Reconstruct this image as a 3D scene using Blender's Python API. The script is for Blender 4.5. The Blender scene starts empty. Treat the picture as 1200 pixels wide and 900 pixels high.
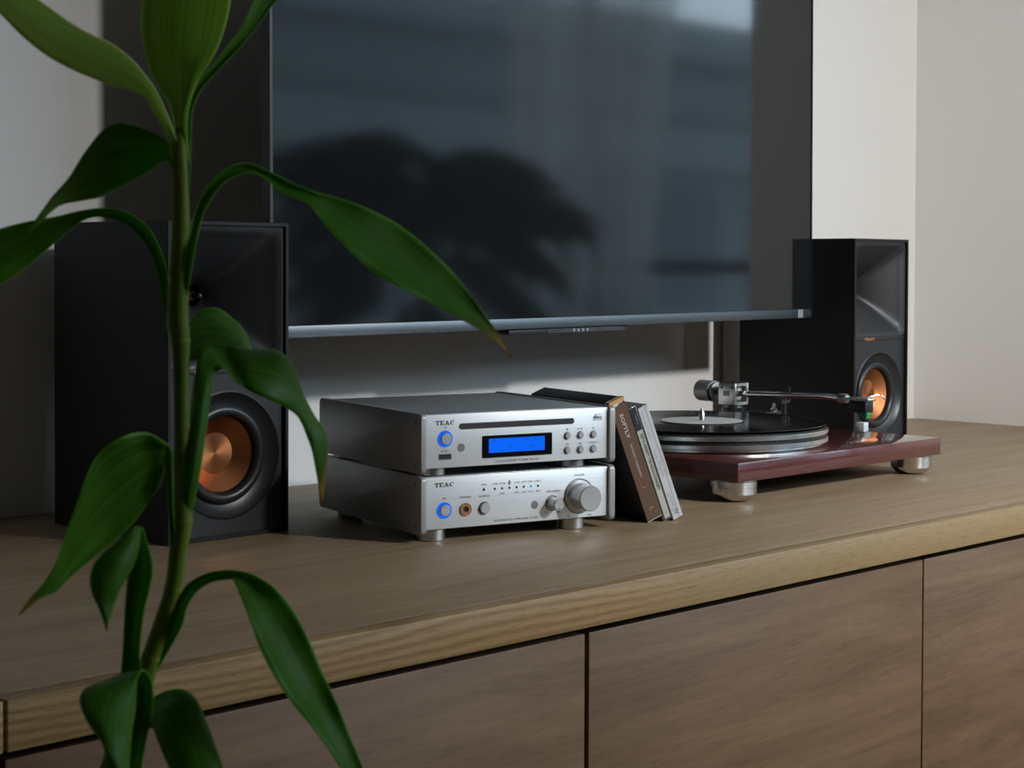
import bpy, bmesh, math, random
from mathutils import Vector, Matrix, Euler
random.seed(4)
PI = math.pi
C = bpy.context.scene.collection
SC = bpy.context.scene
CT = 0.55                      # counter height above the floor

# ---------------------------------------------------------------- camera
cam_d = bpy.data.cameras.new('camera')
cam = bpy.data.objects.new('camera', cam_d); C.objects.link(cam); SC.camera = cam
YAW, PITCH, ROLL = 0.7874, -0.0221, 0.0039
fwd = Vector((math.sin(YAW)*math.cos(PITCH), math.cos(YAW)*math.cos(PITCH), math.sin(PITCH)))
right = Vector((math.cos(YAW), -math.sin(YAW), 0)); up = right.cross(fwd)
cr, sr = math.cos(ROLL), math.sin(ROLL)
r2 = right*cr + up*sr; u2 = up*cr - right*sr
cam.matrix_world = Matrix(((r2.x, u2.x, -fwd.x, 0), (r2.y, u2.y, -fwd.y, 0), (r2.z, u2.z, -fwd.z, CT+0.2566), (0, 0, 0, 1)))
cam_d.sensor_width = 36; cam_d.sensor_fit = 'HORIZONTAL'
cam_d.lens = 2019.23/1200*36
cam_d.shift_y = -(450-357.97)/1200
cam_d.clip_start = 0.02; cam_d.clip_end = 100
cam_d.dof.use_dof = True; cam_d.dof.focus_distance = 1.68; cam_d.dof.aperture_fstop = 25

# ---------------------------------------------------------------- world, lights, exposure
SC.view_settings.view_transform = 'Standard'; SC.view_settings.look = 'None'
SC.view_settings.gamma = 1; SC.view_settings.exposure = 0.0
SC.view_settings.use_curve_mapping = False
SC.cycles.use_denoising = True
SC.cycles.max_bounces = 8
SC.cycles.caustics_reflective = False; SC.cycles.caustics_refractive = False
wd = bpy.data.worlds.new('sky'); SC.world = wd; wd.use_nodes = True
wn = wd.node_tree.nodes; wl = wd.node_tree.links
bg = wn['Background']; bg.inputs['Strength'].default_value = 10.0
bg.inputs['Color'].default_value = (0.78, 0.90, 1.0, 1)

def lamp(name, kind, loc, target, energy, color, **kw):
    d = bpy.data.lights.new(name, kind); d.energy = energy; d.color = color
    for k, v in kw.items(): setattr(d, k, v)
    o = bpy.data.objects.new(name, d); C.objects.link(o); o.location = loc
    o.rotation_euler = (Vector(target)-Vector(loc)).to_track_quat('-Z', 'Y').to_euler()
    return o
# the reading spot that lights the sideboard from the front right
lamp('reading_spot', 'SPOT', (1.74, -0.52, CT+1.0), (3.2, 1.2, CT-1.20), 138, (1.0, 0.985, 0.97),
     shadow_soft_size=0.06, spot_size=math.radians(160), spot_blend=1.0)
wp = lamp('window_daylight', 'AREA', (4.95, -2.12, 1.6), (4.95, 0, 1.6), 1, (1, 1, 1), shape='RECTANGLE', size=4.3, size_y=2.4)
wp.data.cycles.is_portal = True

# ---------------------------------------------------------------- materials
def mat(name, base=(.5, .5, .5), rough=.5, metal=0.0, **kw):
    m = bpy.data.materials.new(name); m.use_nodes = True
    b = m.node_tree.nodes['Principled BSDF']
    b.inputs['Base Color'].default_value = (*base, 1); b.inputs['Roughness'].default_value = rough
    b.inputs['Metallic'].default_value = metal
    for k, v in kw.items():
        b.inputs[k.replace('_', ' ')].default_value = v
    return m
def N(m, t, **kw):
    n = m.node_tree.nodes.new(t)
    for k, v in kw.items():
        if k in n.inputs.keys() if hasattr(n.inputs, 'keys') else False: n.inputs[k].default_value = v
        else: setattr(n, k, v)
    return n
def coords(m, scale, rot=(0, 0, 0), kind='Object'):
    tc = N(m, 'ShaderNodeTexCoord'); mp = N(m, 'ShaderNodeMapping')
    mp.inputs['Scale'].default_value = scale; mp.inputs['Rotation'].default_value = rot
    m.node_tree.links.new(tc.outputs[kind], mp.inputs['Vector'])
    return mp.outputs['Vector']
def noise(m, vec, scale=1.0, detail=4, rough=.6, dist=0.0):
    n = N(m, 'ShaderNodeTexNoise'); n.inputs['Scale'].default_value = scale; n.inputs['Detail'].default_value = detail
    n.inputs['Roughness'].default_value = rough; n.inputs['Distortion'].default_value = dist
    m.node_tree.links.new(vec, n.inputs['Vector']); return n.outputs['Fac']
def ramp(m, fac, stops):
    r = N(m, 'ShaderNodeValToRGB'); e = r.color_ramp.elements
    while len(e) < len(stops): e.new(.5)
    for el, (p, c) in zip(e, stops):
        el.position = p; el.color = (*c, 1) if len(c) == 3 else c
    m.node_tree.links.new(fac, r.inputs['Fac']); return r.outputs['Color']
def mix(m, a, b, fac, mode='MIX'):
    x = N(m, 'ShaderNodeMix'); x.data_type = 'RGBA'; x.blend_type = mode
    for s, v in ((x.inputs[6], a), (x.inputs[7], b), (x.inputs[0], fac)):
        if isinstance(v, (int, float)): s.default_value = v
        elif isinstance(v, tuple): s.default_value = (*v, 1)
        else: m.node_tree.links.new(v, s)
    return x.outputs[2]
def setin(m, name, sock): m.node_tree.links.new(sock, m.node_tree.nodes['Principled BSDF'].inputs[name])
def bump(m, h, strength=.1, dist=.001):
    b = N(m, 'ShaderNodeBump'); b.inputs['Strength'].default_value = strength; b.inputs['Distance'].default_value = dist
    m.node_tree.links.new(h, b.inputs['Height']); setin(m, 'Normal', b.outputs['Normal'])

def wood(name, dark, mid, light, rough=.5, along='x', seed=0.0, contrast=1.0, bs=.15):
    m = mat(name, mid, rough)
    f = (1.0, 14, 14) if along == 'x' else (14, 14, 1.0)
    v = coords(m, f); 
    o = N(m, 'ShaderNodeMapping'); o.inputs['Location'].default_value = (seed, seed*1.7, seed*.6)
    m.node_tree.links.new(v, o.inputs['Vector']); v = o.outputs['Vector']
    a = noise(m, v, 1.6, 6, .62, 1.2)
    g = noise(m, v, 9.0, 5, .7, .3)
    c = ramp(m, a, [(.5-.22/contrast, dark), (.5, mid), (.5+.22/contrast, light)])
    c = mix(m, c, ramp(m, g, [(.3, (.62, .6, .58)), (.62, (1, 1, 1))]), .55, 'MULTIPLY')
    p = coords(m, (40, 900, 900) if along == 'x' else (900, 900, 40))
    po = noise(m, p, 1.0, 2, .5)
    c = mix(m, c, ramp(m, po, [(.33, (.55, .5, .45)), (.45, (1, 1, 1))]), .5, 'MULTIPLY')
    setin(m, 'Base Color', c); bump(m, g, bs, .0006)
    return m

M = {}
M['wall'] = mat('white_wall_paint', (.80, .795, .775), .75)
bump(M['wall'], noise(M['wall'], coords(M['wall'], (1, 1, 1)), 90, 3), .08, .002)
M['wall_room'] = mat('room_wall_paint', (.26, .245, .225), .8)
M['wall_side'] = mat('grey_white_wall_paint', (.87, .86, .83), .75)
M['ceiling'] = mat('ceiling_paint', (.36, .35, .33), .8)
M['floor'] = wood('floor_wood', (.10, .065, .04), (.16, .10, .06), (.2, .13, .08), .4)
M['top'] = wood('counter_oak', (.255, .172, .098), (.335, .238, .142), (.400, .295, .185), .5, contrast=.9)
M['door'] = wood('door_walnut', (.104, .053, .022), (.157, .088, .041), (.194, .114, .056), .5, contrast=1.1)
M['gap'] = mat('dark_gap', (.02, .014, .01), .7)
def lip_wood():
    m = mat('edge_oak', (.3, .2, .1), .5)
    v = coords(m, (2.2, 1, 16))
    w = N(m, 'ShaderNodeTexWave'); w.wave_type = 'BANDS'; w.bands_direction = 'Z'
    w.inputs['Scale'].default_value = 2.6; w.inputs['Distortion'].default_value = 9.0
    w.inputs['Detail'].default_value = 2.5; w.inputs['Detail Scale'].default_value = .55; w.inputs['Detail Roughness'].default_value = .45
    m.node_tree.links.new(v, w.inputs['Vector'])
    c = ramp(m, w.outputs['Fac'], [(.0, (.285, .170, .068)), (.35, (.335, .210, .090)), (1, (.395, .262, .120))])
    # the grain fades into plain sapwood to the right
    s = N(m, 'ShaderNodeSeparateXYZ'); tc = N(m, 'ShaderNodeTexCoord'); m.node_tree.links.new(tc.outputs['Object'], s.inputs[0])
    mr = N(m, 'ShaderNodeMapRange'); mr.inputs[1].default_value = 1.02; mr.inputs[2].default_value = 1.20
    m.node_tree.links.new(s.outputs['X'], mr.inputs[0])
    c = mix(m, c, (.310, .216, .106), mr.outputs[0])
    po = noise(m, coords(m, (60, 900, 900)), 1.0, 2, .5)
    c = mix(m, c, ramp(m, po, [(.33, (.55, .5, .45)), (.45, (1, 1, 1))]), .5, 'MULTIPLY')
    setin(m, 'Base Color', c); return m
M['lip'] = lip_wood()
def brushed(name, base, rough, metal=1.0, axis=(3, 600, 600), amt=.25):
    m = mat(name, base, rough, metal)
    n = noise(m, coords(m, axis), 1.0, 3, .6)
    lo = tuple(x*(1-amt) for x in base)
    setin(m, 'Base Color', ramp(m, n, [(.3, lo), (.7, base)])); bump(m, n, .04, .0003)
    return m
M['alu'] = brushed('silver_front_panel', (.84, .89, .93), .45, .35, amt=.08)
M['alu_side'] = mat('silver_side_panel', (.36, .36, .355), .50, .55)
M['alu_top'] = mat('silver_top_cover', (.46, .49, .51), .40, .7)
M['metal'] = mat('satin_metal', (.62, .62, .61), .3, 1.0)
M['chrome'] = mat('polished_metal', (.72, .72, .71), .14, 1.0)
M['weight'] = mat('grey_weight', (.30, .30, .305), .5, .6)
M['rim'] = mat('bright_platter_rim', (.90, .90, .89), .25, 1.0)
M['knob'] = mat('knob_metal', (.55, .56, .57), .4, .8)
M['black'] = mat('black_plastic', (.012, .012, .013), .4)
M['slot'] = mat('dark_slot', (.022, .024, .028), .5)
M['print'] = mat('grey_print', (.06, .065, .075), .6)
M['print_lt'] = mat('light_print', (.6, .58, .53), .6)
M['ir'] = mat('sensor_window', (.22, .225, .23), .4)
M['ir_dark'] = mat('dark_sensor_window', (.05, .056, .062), .3)
M['copper_jack'] = mat('copper_jack', (.50, .27, .17), .35, .9)
M['lcd_glass'] = mat('display_glass', (.003, .003, .004), .2)
def emit(name, col, s):
    m = mat(name, (0, 0, 0), .5, Specular_IOR_Level=0.0); b = m.node_tree.nodes['Principled BSDF']
    b.inputs['Emission Color'].default_value = (*col, 1); b.inputs['Emission Strength'].default_value = s; return m
M['lcd'] = emit('blue_display', (.004, .13, .95), 1.0)
M['lcd_dim'] = emit('blue_display_characters', (.01, .10, .55), 1.0)
M['led_ring'] = emit('blue_ring_light', (.01, .12, .85), 1.0)
M['led_blue'] = emit('blue_led', (.03, .35, .9), 1.0)
M['spk'] = mat('black_speaker_vinyl', (.013, .013, .0132), .6, Specular_IOR_Level=.3)
M['baffle'] = mat('satin_black_baffle', (.022, .023, .026), .45, Specular_IOR_Level=.4)
M['horn'] = mat('black_rubber_horn', (.020, .021, .024), .42)
M['rubber'] = mat('black_rubber', (.016, .017, .019), .38)
def radial(name, base, rough):
    m = mat(name, base, rough, 1.0)
    b = m.node_tree.nodes['Principled BSDF']; b.inputs['Anisotropic'].default_value = .6
    t = N(m, 'ShaderNodeTangent'); t.direction_type = 'RADIAL'; t.axis = 'Y'
    m.node_tree.links.new(t.outputs[0], b.inputs['Tangent']); return m
M['copper'] = radial('copper_cone', (.50, .195, .080), .38)
M['copper_cap'] = mat('copper_dust_cap', (.42, .18, .08), .42, .9)
M['copper_print'] = mat('copper_print', (.62, .28, .11), .4, .5)
M['screen'] = mat('tv_screen', (.010, .012, .013), .06, IOR=1.45)
M['bezel'] = mat('tv_metal_bezel', (.13, .150, .165), .42, .85)
M['tv_black'] = mat('tv_black_case', (.012, .013, .015), .45)
M['cherry'] = mat('gloss_cherry_lacquer', (.090, .012, .010), .35, Coat_Weight=1.0, Coat_Roughness=.04)
_n = noise(M['cherry'], coords(M['cherry'], (2, 40, 40)), 1.5, 5, .6, .8)
setin(M['cherry'], 'Base Color', ramp(M['cherry'], _n, [(.3, (.060, .007, .006)), (.7, (.120, .017, .013))]))
M['vinyl'] = mat('vinyl_record', (.010, .010, .011), .16)
M['paper'] = mat('white_label_paper', (.62, .63, .62), .6)
M['green'] = mat('green_stylus', (.005, .32, .06), .35)
M['brown_card'] = mat('brown_card', (.105, .050, .023), .6)
M['tan_card'] = mat('orange_card', (.62, .33, .08), .55)
M['black_card'] = mat('black_card', (.012, .013, .016), .45)
M['cream'] = mat('cream_paper', (.48, .47, .39), .55)
M['white_card'] = mat('white_card', (.56, .57, .59), .5)
M['red_print'] = mat('red_print', (.50, .08, .04), .6)
M['clear'] = mat('clear_case_plastic', (.16, .17, .165), .12)
M['terracotta'] = mat('dark_planter', (.05, .05, .05), .6)
M['soil'] = mat('soil', (.03, .02, .012), .9)
def leafmat(name, a, b, c, trans=.5):
    m = mat(name, b, .42, Specular_IOR_Level=.28)
    uv = N(m, 'ShaderNodeUVMap'); mp = N(m, 'ShaderNodeMapping'); mp.inputs['Scale'].default_value = (26, 1.1, 1)
    m.node_tree.links.new(uv.outputs[0], mp.inputs[0])
    n = noise(m, mp.outputs[0], 1.0, 3, .6)
    col = ramp(m, n, [(.3, a), (.5, b), (.72, c)])
    sx = N(m, 'ShaderNodeSeparateXYZ'); m.node_tree.links.new(uv.outputs[0], sx.inputs[0])
    col = mix(m, col, tuple(min(1, q*1.9+.03) for q in c), ramp(m, sx.outputs[0], [(.0, (.8, .8, .8)), (.028, (0, 0, 0)), (.972, (0, 0, 0)), (1, (.8, .8, .8))]))
    at = N(m, 'ShaderNodeAttribute'); at.attribute_name = 'tip'
    sp = noise(m, coords(m, (60, 60, 60)), 1.0, 3)
    ad = N(m, 'ShaderNodeMath'); ad.operation = 'MULTIPLY_ADD'; ad.inputs[1].default_value = .25; ad.inputs[2].default_value = -.12
    m.node_tree.links.new(sp, ad.inputs[0])
    s2 = N(m, 'ShaderNodeMath'); s2.operation = 'ADD'; m.node_tree.links.new(at.outputs['Fac'], s2.inputs[0]); m.node_tree.links.new(ad.outputs[0], s2.inputs[1])
    tipc = ramp(m, s2.outputs[0], [(.55, (.06, .12, .012)), (.72, (.42, .27, .02)), (.9, (.30, .11, .035))])
    tf = ramp(m, s2.outputs[0], [(.50, (0, 0, 0)), (.68, (1, 1, 1))])
    col = mix(m, col, tipc, tf)
    setin(m, 'Base Color', col); bump(m, n, .25, .0008)
    tr = N(m, 'ShaderNodeBsdfTranslucent'); hs = N(m, 'ShaderNodeHueSaturation'); hs.inputs['Value'].default_value = 1.5
    hs.inputs['Hue'].default_value = .495
    m.node_tree.links.new(col, hs.inputs['Color']); m.node_tree.links.new(hs.outputs[0], tr.inputs[0])
    ms = N(m, 'ShaderNodeMixShader'); ms.inputs[0].default_value = trans
    out = m.node_tree.nodes['Material Output']
    m.node_tree.links.new(m.node_tree.nodes['Principled BSDF'].outputs[0], ms.inputs[1]); m.node_tree.links.new(tr.outputs[0], ms.inputs[2])
    m.node_tree.links.new(ms.outputs[0], out.inputs['Surface'])
    return m
M['leaf'] = leafmat('green_leaf', (.045, .160, .007), (.075, .245, .011), (.150, .345, .022))
M['leaf_lit'] = leafmat('lit_green_leaf', (.36, .50, .17), (.47, .61, .24), (.54, .67, .30))  # leaf green lightened: light on the top left leaf is in the colour
M['leaf_part_lit'] = leafmat('part_lit_green_leaf', (.24, .37, .085), (.33, .48, .125), (.40, .55, .17))  # same leaf green, raised to carry the light on the top centre leaf
M['stem'] = mat('green_stem', (.050, .115, .018), .5, Specular_IOR_Level=.2)
setin(M['stem'], 'Base Color', ramp(M['stem'], noise(M['stem'], coords(M['stem'], (90, 90, 6)), 1.0, 4), [(.3, (.100, .170, .012)), (.7, (.230, .290, .025))]))
M['frond'] = mat('dark_green_frond', (.012, .030, .010), .6)
M['sheer'] = mat('sheer_curtain', (.55, .53, .50), .9)
def sheer():
    m = M['sheer']; nt = m.node_tree
    t = N(m, 'ShaderNodeBsdfTransparent'); tl = N(m, 'ShaderNodeBsdfTranslucent'); tl.inputs[0].default_value = (.7, .69, .66, 1)
    a = N(m, 'ShaderNodeMixShader'); a.inputs[0].default_value = .5
    nt.links.new(nt.nodes['Principled BSDF'].outputs[0], a.inputs[1]); nt.links.new(tl.outputs[0], a.inputs[2])
    b = N(m, 'ShaderNodeMixShader'); b.inputs[0].default_value = .35
    nt.links.new(a.outputs[0], b.inputs[1]); nt.links.new(t.outputs[0], b.inputs[2])
    nt.links.new(b.outputs[0], nt.nodes['Material Output'].inputs['Surface'])
sheer()
def glassmat():
    m = mat('window_glass', (.9, .95, 1), .02); nt = m.node_tree
    t = N(m, 'ShaderNodeBsdfTransparent'); t.inputs[0].default_value = (.86, .92, .95, 1)
    g = N(m, 'ShaderNodeBsdfGlossy'); g.inputs['Roughness'].default_value = .02
    x = N(m, 'ShaderNodeMixShader'); x.inputs[0].default_value = .05; nt.links.new(t.outputs[0], x.inputs[1]); nt.links.new(g.outputs[0], x.inputs[2])
    nt.links.new(x.outputs[0], nt.nodes['Material Output'].inputs['Surface']); return m
M['glass'] = glassmat()
M['frame'] = mat('window_frame_paint', (.10, .105, .11), .5)
M['facade'] = mat('grey_facade', (.115, .132, .142), .8)
M['facade_dark'] = mat('dark_facade_window', (.035, .045, .055), .4)

# ---------------------------------------------------------------- mesh helpers
def bm_box(bm, x0, x1, y0, y1, z0, z1, bev=0.0, seg=2):
    vs = [bm.verts.new((x, y, z)) for z in (z0, z1) for y in (y0, y1) for x in (x0, x1)]
    F = [(0, 2, 3, 1), (4, 5, 7, 6), (0, 1, 5, 4), (1, 3, 7, 5), (3, 2, 6, 7), (2, 0, 4, 6)]
    fs = [bm.faces.new([vs[i] for i in f]) for f in F]
    if bev > 0:
        es = list({e for f in fs for e in f.edges})
        bmesh.ops.bevel(bm, geom=es, offset=bev, segments=seg, profile=.5, affect='EDGES')
    return bm
def bm_prism(bm, pts, d0, d1, axis='y', bev=0.0, seg=2, edges='all'):
    """extrude a polygon; axis y: pts are (x,z); axis x: (y,z); axis z: (x,y)"""
    def P(p, d):
        return {'y': (p[0], d, p[1]), 'x': (d, p[0], p[1]), 'z': (p[0], p[1], d)}[axis]
    a = [bm.verts.new(P(p, d0)) for p in pts]; b = [bm.verts.new(P(p, d1)) for p in pts]
    n = len(pts); fs = [bm.faces.new(a), bm.faces.new(b[::-1])]
    for i in range(n): fs.append(bm.faces.new((a[i], b[i], b[(i+1) % n], a[(i+1) % n])))
    if bev > 0:
        es = list({e for f in fs[:2] for e in f.edges})
        bmesh.ops.bevel(bm, geom=es, offset=bev, segments=seg, profile=.5, affect='EDGES')
    bmesh.ops.recalc_face_normals(bm, faces=bm.faces)
    return bm
def rrect(x0, x1, z0, z1, r, n=6):
    out = []
    for cx, cz, a0 in ((x1-r, z1-r, 0), (x0+r, z1-r, 90), (x0+r, z0+r, 180), (x1-r, z0+r, 270)):
        for i in range(n+1):
            a = math.radians(a0+90*i/n); out.append((cx+r*math.cos(a), cz+r*math.sin(a)))
    return out
def bm_lathe(bm, prof, axis='z', c=(0, 0, 0), n=48, cap=True):
    """prof: list of (radius, height)"""
    rings = []
    for r, h in prof:
        ring = []
        for i in range(n):
            a = 2*PI*i/n; u, v = r*math.cos(a), r*math.sin(a)
            p = {'z': (u, v, h), 'y': (u, h, v), 'x': (h, u, v)}[axis]
            ring.append(bm.verts.new((p[0]+c[0], p[1]+c[1], p[2]+c[2])))
        rings.append(ring)
    for a, b in zip(rings, rings[1:]):
        for i in range(n): bm.faces.new((a[i], a[(i+1) % n], b[(i+1) % n], b[i]))
    if cap:
        for r in (rings[0], rings[-1]):
            if (r[0].co-r[n//2].co).length > 1e-5: bm.faces.new(r)
    bmesh.ops.remove_doubles(bm, verts=bm.verts, dist=1e-6)
    bmesh.ops.recalc_face_normals(bm, faces=bm.faces)
    return bm
def catmull(P, k):
    out = []
    n = len(P)
    for i in range(n-1):
        p0, p1, p2, p3 = P[max(i-1, 0)], P[i], P[i+1], P[min(i+2, n-1)]
        for j in range(k):
            t = j/k
            out.append([.5*((2*b)+(-a+c)*t+(2*a-5*b+4*c-d)*t*t+(-a+3*b-3*c+d)*t**3) for a, b, c, d in zip(p0, p1, p2, p3)])
    out.append(list(P[-1])); return out
def bm_tube(bm, pts, n=12, cap=True):
    """pts: (x,y,z,r)"""
    rings = []; ref = None
    for i, p in enumerate(pts):
        a = Vector(pts[max(i-1, 0)][:3]); b = Vector(pts[min(i+1, len(pts)-1)][:3]); t = (b-a).normalized()
        if ref is None: ref = t.orthogonal().normalized()
        ref = (ref - t*ref.dot(t)).normalized(); q = t.cross(ref)
        rings.append([bm.verts.new(Vector(p[:3])+(ref*math.cos(2*PI*k/n)+q*math.sin(2*PI*k/n))*p[3]) for k in range(n)])
    for a, b in zip(rings, rings[1:]):
        for i in range(n): bm.faces.new((a[i], a[(i+1) % n], b[(i+1) % n], b[i]))
    if cap: bm.faces.new(rings[0]); bm.faces.new(rings[-1])
    bmesh.ops.recalc_face_normals(bm, faces=bm.faces)
    return bm
def obj(name, bm, m, parent=None, loc=None, rot=None, smooth=35, label=None, kind=None):
    me = bpy.data.meshes.new(name)
    if isinstance(bm, bmesh.types.BMesh): bm.to_mesh(me); bm.free()
    else: me = bm
    if m is not None and not me.materials:
        for x in (m if isinstance(m, (list, tuple)) else [m]): me.materials.append(x)
    if smooth:
        me.polygons.foreach_set('use_smooth', [True]*len(me.polygons))
        me.set_sharp_from_angle(angle=math.radians(smooth))
    o = bpy.data.objects.new(name, me); C.objects.link(o)
    if parent: o.parent = parent
    if loc: o.location = loc
    if rot: o.rotation_euler = rot
    if label: o['label'] = label
    if kind: o['kind'] = kind
    return o
def B(): return bmesh.new()
def box(name, m, parent, *d, bev=0.0, **kw): return obj(name, bm_box(B(), *d, bev=bev), m, parent, **kw)
def thing(name, label, cat, loc=(0, 0, 0), rz=0, group=None):
    o = bpy.data.objects.new(name, None); C.objects.link(o); o.empty_display_size = .05
    o.location = loc; o.rotation_euler = (0, 0, rz); o['label'] = label; o['category'] = cat
    if group: o['group'] = group
    return o
def tag(o, label, cat, group=None):
    o['label'] = label; o['category'] = cat
    if group: o['group'] = group
    return o
def struct(name, bm, m, **kw):
    return obj(name, bm, m, None, kind='structure', **kw)
_fc = {}
def text_mesh(s, h, width=None, bold=0.0, align='LEFT'):
    cu = bpy.data.curves.new('lettering', 'FONT'); cu.body = s; cu.size = h/.72; cu.align_x = align; cu.offset = bold
    cu.resolution_u = 2
    o = bpy.data.objects.new('lettering', cu); C.objects.link(o)
    dg = bpy.context.evaluated_depsgraph_get(); me = bpy.data.meshes.new_from_object(o.evaluated_get(dg))
    bpy.data.objects.remove(o); bpy.data.curves.remove(cu)
    if width and len(me.vertices):
        xs = [v.co.x for v in me.vertices]; x0, x1 = min(xs), max(xs); k = width/(x1-x0)
        if align == 'CENTER':
            for v in me.vertices: v.co.x *= k
        else:
            for v in me.vertices: v.co.x = (v.co.x-x0)*k
    me.name = 'lettering'
    return me
def lettering(parent, s, x, z, h, m, y=-.0003, width=None, align='CENTER', rot=(PI/2, 0, 0), bold=0.0, label=None):
    """flat print standing just proud of a front face that looks towards -y"""
    me = text_mesh(s, h, width, bold, align)
    return obj('lettering', me, m, parent, (x, y, z), rot, smooth=0, label=label)

# ---------------------------------------------------------------- setting
WB, WS = 1.60, 2.587           # back wall and side wall planes
struct('floor', bm_box(B(), -1.7, 7.3, -2.3, 1.7, -.1, 0), M['floor'])
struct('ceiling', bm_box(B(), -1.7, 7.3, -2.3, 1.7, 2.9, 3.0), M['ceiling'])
struct('wall_back', bm_box(B(), -1.6, WS+.12, WB, WB+.1, 0, 2.9), M['wall'])
struct('wall_right', bm_box(B(), WS, WS+.12, .85, WB, 0, 2.9), M['wall_side'])
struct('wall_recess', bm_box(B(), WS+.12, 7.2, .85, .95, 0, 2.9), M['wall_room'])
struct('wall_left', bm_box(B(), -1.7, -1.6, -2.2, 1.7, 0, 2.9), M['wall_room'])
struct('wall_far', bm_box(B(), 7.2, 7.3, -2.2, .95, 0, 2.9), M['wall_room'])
wf = bm_box(B(), -1.6, 2.8, -2.3, -2.2, 0, 2.9)
bm_box(wf, 7.1, 7.2, -2.3, -2.2, 0, 2.9); bm_box(wf, 2.8, 7.1, -2.3, -2.2, 0, .42); bm_box(wf, 2.8, 7.1, -2.3, -2.2, 2.8, 2.9)
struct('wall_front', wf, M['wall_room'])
struct('trim_1', bm_box(B(), 2.0552, 2.0570, WB-.002, WB+.001, CT, 2.5), M['wall'])
wnd = thing('window_1', 'wide window with dark frame mirrored in the screen', 'window', (2.8, -2.25, .42)); wnd['kind'] = 'structure'; del wnd['category']
fr = bm_box(B(), 0, 4.3, -.03, .03, 0, .05); bm_box(fr, 0, 4.3, -.03, .03, 2.33, 2.38)
for x in (0, 2.72, 4.25): bm_box(fr, x, x+.05, -.03, .03, .05, 2.33)
bm_box(fr, 0, 4.3, -.025, .025, .36, .42)
obj('window_frame', fr, M['frame'], wnd)
for x, x1 in ((.05, 2.72), (2.77, 4.25)): box('pane', M['glass'], wnd, x, x1, -.003, .003, .05, 2.33)

# house across the street, seen mirrored in the screen
hs = thing('apartment_block', 'grey apartment block outside the window, mirrored in the dark screen', 'building', (9, -10, -3))
box('facade', M['facade'], hs, -9, 13, -.5, 0, 0, 6.45)
for r, z in enumerate((.6, 3.35)):
    for i in range(13):
        x = -8.6+i*1.65
        f = box('window', M['facade_dark'], hs, x, x+1.1, 0, .03, z, z+1.35)
for z in (2.35, 4.95, 6.2):
    box('ledge', M['facade'], hs, -9, 13, 0, .25, z, z+.45)

def curtain(name, x0, x1, y, label, m, top=2.4, bot=.03, lean=0.0, amp=.03):
    bm = B(); nx, nz = 60, 8; g = []
    for j in range(nz+1):
        z = bot+(top-bot)*j/nz; row = []
        for i in range(nx+1):
            t = i/nx; k = 1-.25*(1-j/nz)
            x = x0+(x1-x0)*(.5+(t-.5)*k)+lean*(j/nz-.5)
            row.append(bm.verts.new((x, y+amp*math.sin(t*34+1.3*math.sin(t*9))+.008*math.sin(j*1.1+i), z)))
        g.append(row)
    for j in range(nz):
        for i in range(nx): bm.faces.new((g[j][i], g[j][i+1], g[j+1][i+1], g[j+1][i]))
    o = obj(name, bm, m, smooth=80); tag(o, label, 'curtain'); return o
curtain('sheer_curtain', 4.75, 5.85, -2.02, 'sheer pale curtain mirrored right of centre in the screen', M['sheer'], top=2.75, lean=.2, amp=.035)

# dark feathery palm, mirrored in the screen
def palm():
    t = thing('potted_palm', 'dark feathery palm mirrored in the left of the screen', 'plant', (3.72, -1.30, 0))
    obj('pot', bm_lathe(B(), [(.15, 0), (.20, .42), (.21, .45), (.19, .45), (.185, .40), (0, .40)], n=24), M['terracotta'], t)
    obj('trunk', bm_tube(B(), [(0, 0, .38, .035), (.01, .01, .75, .03), (0, .02, 1.15, .02)], 10), M['soil'], t)
    rnd = random.Random(11)
    for k in range(30):
        a = 2*PI*k*.381966+rnd.uniform(-.2, .2); el = 1.25-1.05*(k/30)+rnd.uniform(-.1, .1)
        ln = rnd.uniform(.42, .60); h0 = rnd.uniform(.95, 1.22) if k < 20 else rnd.uniform(.6, .95)
        pts = []
        for i in range(9):
            s = i/8; r = ln*s*math.cos(el*(1-.6*s)); z = h0+ln*(math.sin(el)*s*.75-.80*s*s*(.6+.4*math.cos(el)))
            pts.append(Vector((r*math.cos(a), r*math.sin(a), z)))
        bm = B(); bm_tube(bm, [(*p, .005*(1-.7*i/8)) for i, p in enumerate(pts)], 5)
        for i in range(2, 9):
            for q in (0, .33, .66):
                if i == 8 and q: continue
                p = pts[i].lerp(pts[min(i+1, 8)], q); d = (pts[i]-pts[i-1]).normalized()
                for sgn in (-1, 1):
                    sd = d.cross(Vector((0, 0, 1))).normalized()*sgn
                    L = .24*(1-.35*abs(i-4)/4)
                    tip = p+sd*L*.6+d*L*.5-Vector((0, 0, L*.75)); mid = p.lerp(tip, .5)+Vector((0, 0, .02))
                    w = d*.017
                    v = [bm.verts.new(c) for c in (p, mid+w, tip, mid-w)]; bm.faces.new(v)
        obj('frond', bm, M['frond'], t, smooth=0)
palm()

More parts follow.
